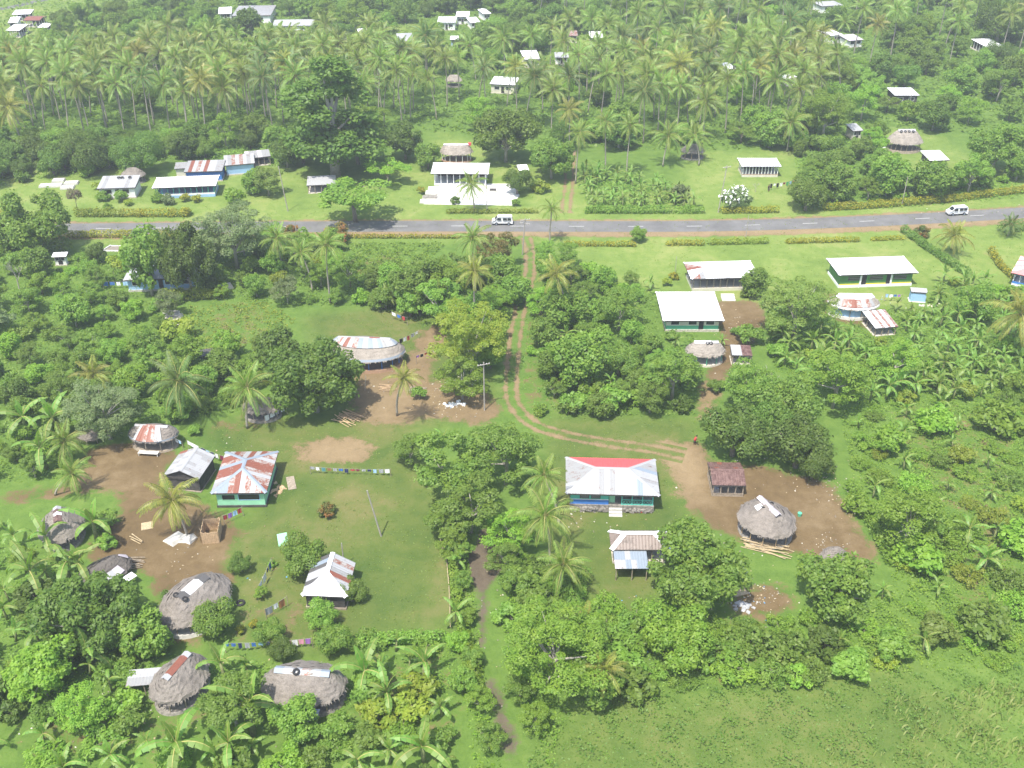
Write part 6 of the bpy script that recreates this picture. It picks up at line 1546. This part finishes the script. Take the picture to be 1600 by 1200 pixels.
# ------------------------------------------------------------------ vans
def van(px, py, heading, label):
    p = gp(px, py); root = empty('minibus', (p.x, p.y, .045), heading); tag(root, label, 'van')
    prof = [(-2.3,.45),(-2.34,1.0),(-2.2,1.85),(-2.0,1.98),(.75,1.98),(1.05,1.9),(1.72,1.2),(2.28,.98),(2.36,.6),(2.3,.35),(-2.2,.35)]
    mb = MB(); n = len(prof); rows = [(-.84,.0),(-.80,.0)]
    W_ = [(-.70, .93), (-.84, 1.0), (.84, 1.0), (.70, .93)]
    V = []
    for y, f in ((-.66, .96), (-.85, 1), (.85, 1), (.66, .96)):
        V.append([(x * f, y * (1 - .13 * max(0, (z - 1.05))), .35 + (z - .35) * f if abs(y) < .7 else z) for x, z in prof])
    base = 0
    for row in V: mb.v += row
    for r in range(3):
        for i in range(n):
            j = (i + 1) % n; mb.f.append((r*n+i, r*n+j, (r+1)*n+j, (r+1)*n+i)); mb.m.append(0)
    mb.f.append(tuple(range(n))); mb.m.append(0); mb.f.append(tuple(reversed(range(3*n, 4*n)))); mb.m.append(0)
    me = mb.mesh('body', M['white']); body = link('body', me, root)
    for s_ in (-1, 1):
        for x0, x1, xt in ((-2.0, -1.15, 0), (-1.05, -.1, 0), (.25, 1.0, .28)):
            yb, yt = s_*.862*(1-.13*.1), s_*.862*(1-.13*.72)
            q = MB(); P = [(x0, yb, 1.18), (x1+xt, yb, 1.18), (x1, yt, 1.72), (x0+.03, yt, 1.72)]; q.poly(P if s_ < 0 else P[::-1]); q.obj('window', M['glass'], root)
        for wx in (-1.45, 1.35):
            w = MB().tube([(0,-.11,0),(0,.11,0)], .33, 14).obj('wheel', M['rubber'], root, loc=(wx, s_*.80, .33))
            MB().tube([(0,-.12,0),(0,.12,0)], .19, 10).obj('rim', M['zinc_blue'], w)
        MB().box(2.26, s_*.55-.16, .68, 2.345, s_*.55+.16, .86).obj('headlight', M['whitestone'], root)
        MB().box(-2.36, s_*.7-.09, .8, -2.31, s_*.7+.09, 1.2).obj('tail_light', M['redp'], root)
        MB().box(1.45, s_*.9-.06, 1.2, 1.55, s_*.9+.06, 1.42).obj('mirror', M['rubber'], root)
    q = MB(); q.poly([(1.73,-.68,1.24),(1.73,.68,1.24),(1.13,.6,1.86),(1.13,-.6,1.86)]); q.obj('windscreen', M['glass'], root)
    q = MB(); q.poly([(-2.31,.62,1.2),(-2.31,-.62,1.2),(-2.235,-.56,1.74),(-2.235,.56,1.74)]); q.obj('rear_window', M['glass'], root)
    MB().box(2.3, -.8, .36, 2.42, .8, .56).obj('bumper', M['zinc_grey'], root); MB().box(-2.42, -.8, .36, -2.32, .8, .56).obj('bumper', M['zinc_grey'], root)
van(785, 350, math.pi, 'white minibus on the road in front of the grave court')
van(1494, 335, math.pi + .15, 'white minibus on the road at the right, above the yellow palm')

# ------------------------------------------------------------------ people
def person(px, py, label, top, bottom, heading=0.0, bend=0.0):
    p = gp(px, py)
    J = [(0,0,.92),(0,.02,1.2),(0,.02+bend*.25,1.42),(0,.03+bend*.35,1.52),(0,.05+bend*.45,1.66),
         (.2,.02+bend*.25,1.40),(.27,.06+bend*.3,1.12),(.25,.2+bend*.35,.9),(-.2,.02+bend*.25,1.40),(-.27,.04+bend*.3,1.12),(-.25,.12+bend*.3,.88),
         (.1,0,.86),(.12,.06,.48),(.12,-.02,.08),(.13,.12,.03),(-.1,0,.86),(-.12,-.06,.48),(-.12,-.14,.08),(-.13,0,.03)]
    E = [(0,1),(1,2),(2,3),(3,4),(2,5),(5,6),(6,7),(2,8),(8,9),(9,10),(0,11),(11,12),(12,13),(13,14),(0,15),(15,16),(16,17),(17,18)]
    R = [.15,.14,.15,.06,.11,.07,.05,.04,.07,.05,.04,.09,.065,.045,.045,.09,.065,.045,.045]
    me = bpy.data.meshes.new('person'); me.from_pydata(J, E, []); me.materials.append(M['skin'])
    root = link('person', me, None, p, (0, 0, heading)); tag(root, label, 'person')
    sk = root.modifiers.new('skin', 'SKIN'); ss = root.modifiers.new('smooth', 'SUBSURF'); ss.levels = ss.render_levels = 1
    for v, r in zip(me.skin_vertices[0].data, R): v.radius = (r, r)
    me.skin_vertices[0].data[0].use_root = True
    MB().tube([(0,0,.82),(0,.02,1.1),(0,.02+bend*.25,1.44)], [.2,.185,.17], 10).obj('shirt', M[top], root, True)
    MB().tube([(0,0,.95),(0,0,.72),(0,0,.5)], [.19,.2,.21], 10).obj('lavalava' if False else 'wrap_skirt', M[bottom], root, True)
    MB().tube([(0,.03+bend*.45,1.66),(0,.03+bend*.45,1.74),(0,.03+bend*.45,1.79)], [.125,.12,.05], 8).obj('hair', M['hair'], root, True)
person(1200.5, 299, 'person in dark clothes standing on the north-east lawn near the clothesline', 'dark', 'shade', .4)
person(1085, 695, 'person in a red shirt beside the dark mango clump', 'redp', 'shade', -1.2, .5)

# ------------------------------------------------------------------ graves and slabs
slab_me = {}
def slab(px, py, L_, W_, H_, label, rot=0, mat='whitestone', cat='grave', group=None):
    p = gp(px, py); root = empty('grave_slab', p, rot); tag(root, label, cat, group)
    MB().box(-L_/2, -W_/2, -.1, L_/2, W_/2, H_*.6).obj('base', M['concrete'], root)
    MB().box(-L_/2+.1, -W_/2+.1, H_*.6+.001, L_/2-.1, W_/2-.1, H_).obj('top', M[mat], root)
i = 0
for row, (py, xs, mt) in enumerate([(296, (678,695,712), 'whitestone'), (302.5, (674,692,712), 'whitestone'), (309.5, (672,), 'stone'), (309.5, (698,), 'whitestone'), (316, (668,692), 'whitestone')]):
    for k, x in enumerate(xs):
        slab(x, py, 2.9 if row not in (2, 4) else 3.6, 1.9, .45, f"{'dark grey' if mt == 'stone' else 'white'} concrete grave slab, {['back row','second row','third row','third row','front row'][row]} {['left','middle','right'][k] if len(xs) > 1 else 'beside the other'} of the grave court", .0, mt)
for k, (x, y) in enumerate(((268, 489), (272, 495), (266, 502), (270, 511))): slab(x, y, 3.2, 1.5 if k else .9, .5, f"pale concrete grave in the west garden, {['rearmost','second','third','front'][k]} of four", -.1, 'coral')
for k, (x, y, w) in enumerate(((112, 287, 3.4), (106, 294, 3.2), (80, 291, 5.5), (92, 283, 3.0))): slab(x, y, w, 2.0, .5, f"low weathered concrete slab on the left lawn, {['hindmost small','second small','long','far left'][k]} one", .1, 'concrete')
slab(350, 450, 3.4, 2.2, .5, 'grey concrete slab under the small tree left of the garden', .5, 'concrete')
slab(770, 300, 1.8, 1.0, .8, 'low dark bench-like tomb on the right of the grave court', 0, 'shade')
st = empty('stone_steps', gp(1136, 463)); tag(st, 'three white concrete steps below the rust-streaked open house', 'steps')
for k in range(3): MB().box(-1.3, -.7*k-.6, -.1, 1.3, -.7*k-.001, .6-.19*k).obj('step', M['whitestone'], st)
fb = empty('flower_bed', gp(179, 389)); tag(fb, 'flower bed edged with white stones by the blue-washed house', 'flower bed')
P = [(-2.3,-1.2),(1.6,-1.3),(2.6,1.1),(-1.4,1.3)]
mb = MB(); mb.poly([(x*.95, y*.9, .06) for x, y in P]); mb.obj('soil', M['bark'], fb)
for a_, b_ in zip(P, P[1:] + P[:1]):
    for k in range(7):
        t = k / 7; q = MB().box(-.24, -.14, 0, .24, .14, .26); q.obj('edging_stone', M['whitestone'], fb, loc=(a_[0]+(b_[0]-a_[0])*t, a_[1]+(b_[1]-a_[1])*t, 0), rot=(0,0,math.atan2(b_[1]-a_[1], b_[0]-a_[0])))

# ------------------------------------------------------------------ yard things
pc = gp(332, 838); pn = empty('bamboo_pen', pc, .12); tag(pn, 'roofless square bamboo pen in the left yard', 'pen')
for s_, (ax, n) in ((0, ('x', 9)), (1, ('x', 9)), (2, ('y', 11)), (3, ('y', 11))):
    for k in range(n):
        t = (k + .5) / n
        x, y = ((-1.1 + 2.2*t, (-1.5, 1.5)[s_]) if ax == 'x' else ((-1.15, 1.15)[s_-2], -1.5 + 3*t))
        w, d = (.11, .03) if ax == 'x' else (.03, .13)
        MB().box(-w, -d, 0, w, d, 2.0 + RND.uniform(-.12, .12)).obj('slat', M['bamboo'], pn, loc=(x, y, 0))
sb = rocks('grey_slab', [Vector((0,0,.2)), Vector((1.3,-.1,.15)), Vector((-.9,-.1,.2))], .9, 1.4, M['concrete'], None, .3, .3)
sb.location = gp(284, 842); sb['kind'] = 'thing'; tag(sb, 'low pale grey concrete rubble mound under the yellow-tipped palm', 'rubble mound')
def log_pile(px, py, n, ln, az, label, mat='timber', spread=.9, r=.07, fan=.25):
    root = empty('log_pile', gp(px, py), az); tag(root, label, 'log pile')
    for k in range(n):
        x = -spread + 2*spread*k/max(1,n-1); a_ = RND.uniform(-fan, fan); l = ln*RND.uniform(.7, 1.1)
        MB().tube([(-l/2,0,0),(l/2,0,RND.uniform(-.03,.05))], [r*RND.uniform(.8,1.3), r*.8], 6).obj('log', M[mat], root, loc=(RND.uniform(-.3,.3), x, r + .05 + .12*(k%3)), rot=(0,0,a_))
log_pile(545, 655, 14, 4.2, -.55, 'pile of long poles stacked under the huge dark breadfruit tree', 'bamboo', 1.6)
log_pile(1196, 857, 14, 6.5, -.35, 'pile of long bleached branches in front of the round grey thatch', 'straw', 1.0)
log_pile(607, 607, 8, 3.0, .12, 'small firewood pile left of the slender yellowing palm', 'bamboo', .8)
log_pile(652, 611, 8, 3.0, -.2, 'small dark firewood pile right of the slender yellowing palm', 'timber', .8)
log_pile(214, 845, 3, 2.4, -.6, 'two pale planks lying on the left yard', 'straw', .25)
log_pile(205, 882, 9, 3.4, .1, 'heap of dark timber right of the collapsed hut', 'timber', 1.0)
def litter(name, label, spots, mats, smin=.08, smax=.22, seed=3):
    rr = random.Random(seed); groups = {m: [] for m in mats}
    for (px, py, sx, sy, n) in spots:
        for _ in range(n):
            p = gp(px + rr.gauss(0, sx), py + rr.gauss(0, sy)); groups[rr.choice(mats)].append(Vector((p.x, p.y, .05)))
    for m, pts in groups.items():
        if pts: tag(rocks(name, pts, smin, smax, M[m], None, .45, .35), label, kind='stuff')
litter('stones', 'scattered pale stones and coral bits on the bare yards', [(712,605,18,8,110), (700,640,22,8,40), (1316,780,12,14,40), (1300,845,24,14,34), (1290,740,25,10,20), (600,590,45,25,40), (1160,505,25,20,60), (1180,930,28,14,60), (300,890,30,40,40), (330,700,60,20,20), (920,815,40,14,24), (1210,770,60,40,30), (560,335,80,4,20), (1500,328,90,5,20), (150,1130,70,30,40), (1120,520,15,20,30), (1180,860,60,14,30), (780,980,14,60,30)], ['coral', 'stone', 'bark', 'straw'], .05, .12)
litter('litter', 'scraps of coloured litter lying about the yards', [(708,632,10,3,14), (600,570,30,10,16), (1385,470,22,12,22), (1420,492,18,5,18), (380,900,40,30,16), (930,805,60,10,12), (1180,940,26,14,20), (990,1010,14,30,10), (120,1140,60,20,12), (1145,590,8,8,12)], ['cream', 'tarp', 'concrete', 'orange'], .05, .12, 9)
litter('fallen_leaves', 'dry fallen leaves under the trees', [(1300,760,40,30,50), (1180,945,40,16,40), (990,990,30,30,40), (700,600,40,30,40), (300,1100,80,30,60)], ['straw', 'bark'], .05, .11, 12)
hp = rocks('rubbish_heap', [Vector((RND.gauss(0,.8), RND.gauss(0,.4), .15)) for _ in range(16)], .15, .4, M['white'], None, .5, .5)
hp.location = gp(710, 632); hp['kind'] = 'thing'; tag(hp, 'small heap of white rubbish below the coral stones', 'rubbish heap')
rm = MB().box(-.85,-.35,0,.85,.35,.25); rm = rm.obj('trough', M['redp']); rm.location = gp(1000, 799); rm.rotation_euler.z = .02; tag(rm, 'bright red trough at the foot of the red-backed house wall', 'trough')
tyre('old tyre ringed round a small plant in the lower left garden', gp(376, 942, .1), (0,0,0), .6)
bx = MB().box(-.4,-.4,0,.4,.4,.8).obj('tank', M['zinc_white']); bx.location = gp(1118, 768); tag(bx, 'pale square tank at the front corner of the brown shed', 'tank')
bk = MB().tube([(0,0,0),(0,0,.55)], [.26,.32], 12).obj('drum', M['green']); bk.location = gp(1249, 806); tag(bk, 'small green drum right of the round grey thatch', 'drum')
for (px, py, w, d, m_, lab) in ((442, 843, 1.4, 1.8, 'mint', 'faded green board leaning by the round garden tree'), (434, 765, 1.6, 2.6, 'bamboo', 'heap of pale sand beside the rusty mint house'), (230, 822, 1.6, 1.6, 'straw', 'tan mat lying on the left yard'), (1155, 925, 2.0, 1.4, 'straw', 'tan sheet on the ground right of the great breadfruit'), (1160, 947, 1.8, 1.4, 'zinc_grey', 'grey heap of scrap below the tan sheet'), (335, 553, 5.0, 2.6, 'zinc_black', 'flat black roof sheet behind the broad dark palm'), (1385, 233, 2.6, 1.2, 'white', 'white table-like rack left of the tall far thatch'), (1158, 893, 1.6, 1.2, 'zinc_blue', 'scrap of pale iron at the right of the great breadfruit'), (1450, 478, 3.4, 1.0, 'coral', 'low heap of pale stones right of the water hut'), (455, 755, 1.2, 3.2, 'timber', 'weathered pole frame beside the rusty mint house')):
    if 'heap' in lab:
        o = rocks('heap', [Vector((RND.gauss(0,w*.3), RND.gauss(0,d*.3), .08)) for _ in range(26)], .12, .4, M[m_], None, .4, .3); o['kind'] = 'thing'
    else:
        mb = MB(); t = .55 if 'leaning' in lab else 0; h0 = .5 if ('rack' in lab or 'roof' in lab) else .02
        mb.box(-w/2,-d/2,h0,w/2,d/2,h0+.07)
        if h0 > .1:
            for xx in (-w/2+.1, w/2-.1):
                for yy in (-d/2+.1, d/2-.1): mb.box(xx-.05,yy-.05,0,xx+.05,yy+.05,h0-.001)
        o = mb.obj('rack' if h0 > .1 else 'board', M[m_]); o.rotation_euler = (t, 0, .3)
    o.location = gp(px, py, .5 if 'leaning' in lab else 0); tag(o, lab, lab.split(' ')[1] if 'heap' not in lab else 'heap')
# fence of the middle lawn
P = [gp(*q) for q in ((688, 850), (698, 880), (702, 925), (704, 985))]; fr = empty('rail_fence', P[0]); tag(fr, 'thin weathered rail fence along the right side of the middle lawn', 'fence')
for a_, b_ in zip(P[:-1], P[1:]):
    n = 3
    for k in range(n):
        q = a_.lerp(b_, k / n) - P[0]; MB().tube([(q.x,q.y,-.1),(q.x,q.y,1.15)], .06, 6).obj('post', M['timber'], fr)
    for z in (.6, 1.05): MB().tube([tuple(a_ - P[0] + Vector((0,-.07,z))), tuple(b_ - P[0] + Vector((0,-.07,z + .05)))], .045, 5).obj('rail', M['straw'], fr)

# ------------------------------------------------------------------ the damp air
hz = MB().box(-1600, -1300, -1, 1600, 1600, 98.5).obj('haze', bpy.data.materials.new('haze_air'))
hm = hz.data.materials[0]; hm.use_nodes = True; hn = hm.node_tree; hn.nodes.clear()
ho = hn.nodes.new("ShaderNodeOutputMaterial"); pvn = hn.nodes.new("ShaderNodeVolumePrincipled")
pvn.inputs["Color"].default_value = (0.93, 0.96, 1.0, 1); pvn.inputs["Density"].default_value = 0.0004; pvn.inputs["Anisotropy"].default_value = 0.2
hn.links.new(pvn.outputs[0], ho.inputs["Volume"])
tag(hz, 'thin pale tropical haze over the village', kind='stuff')
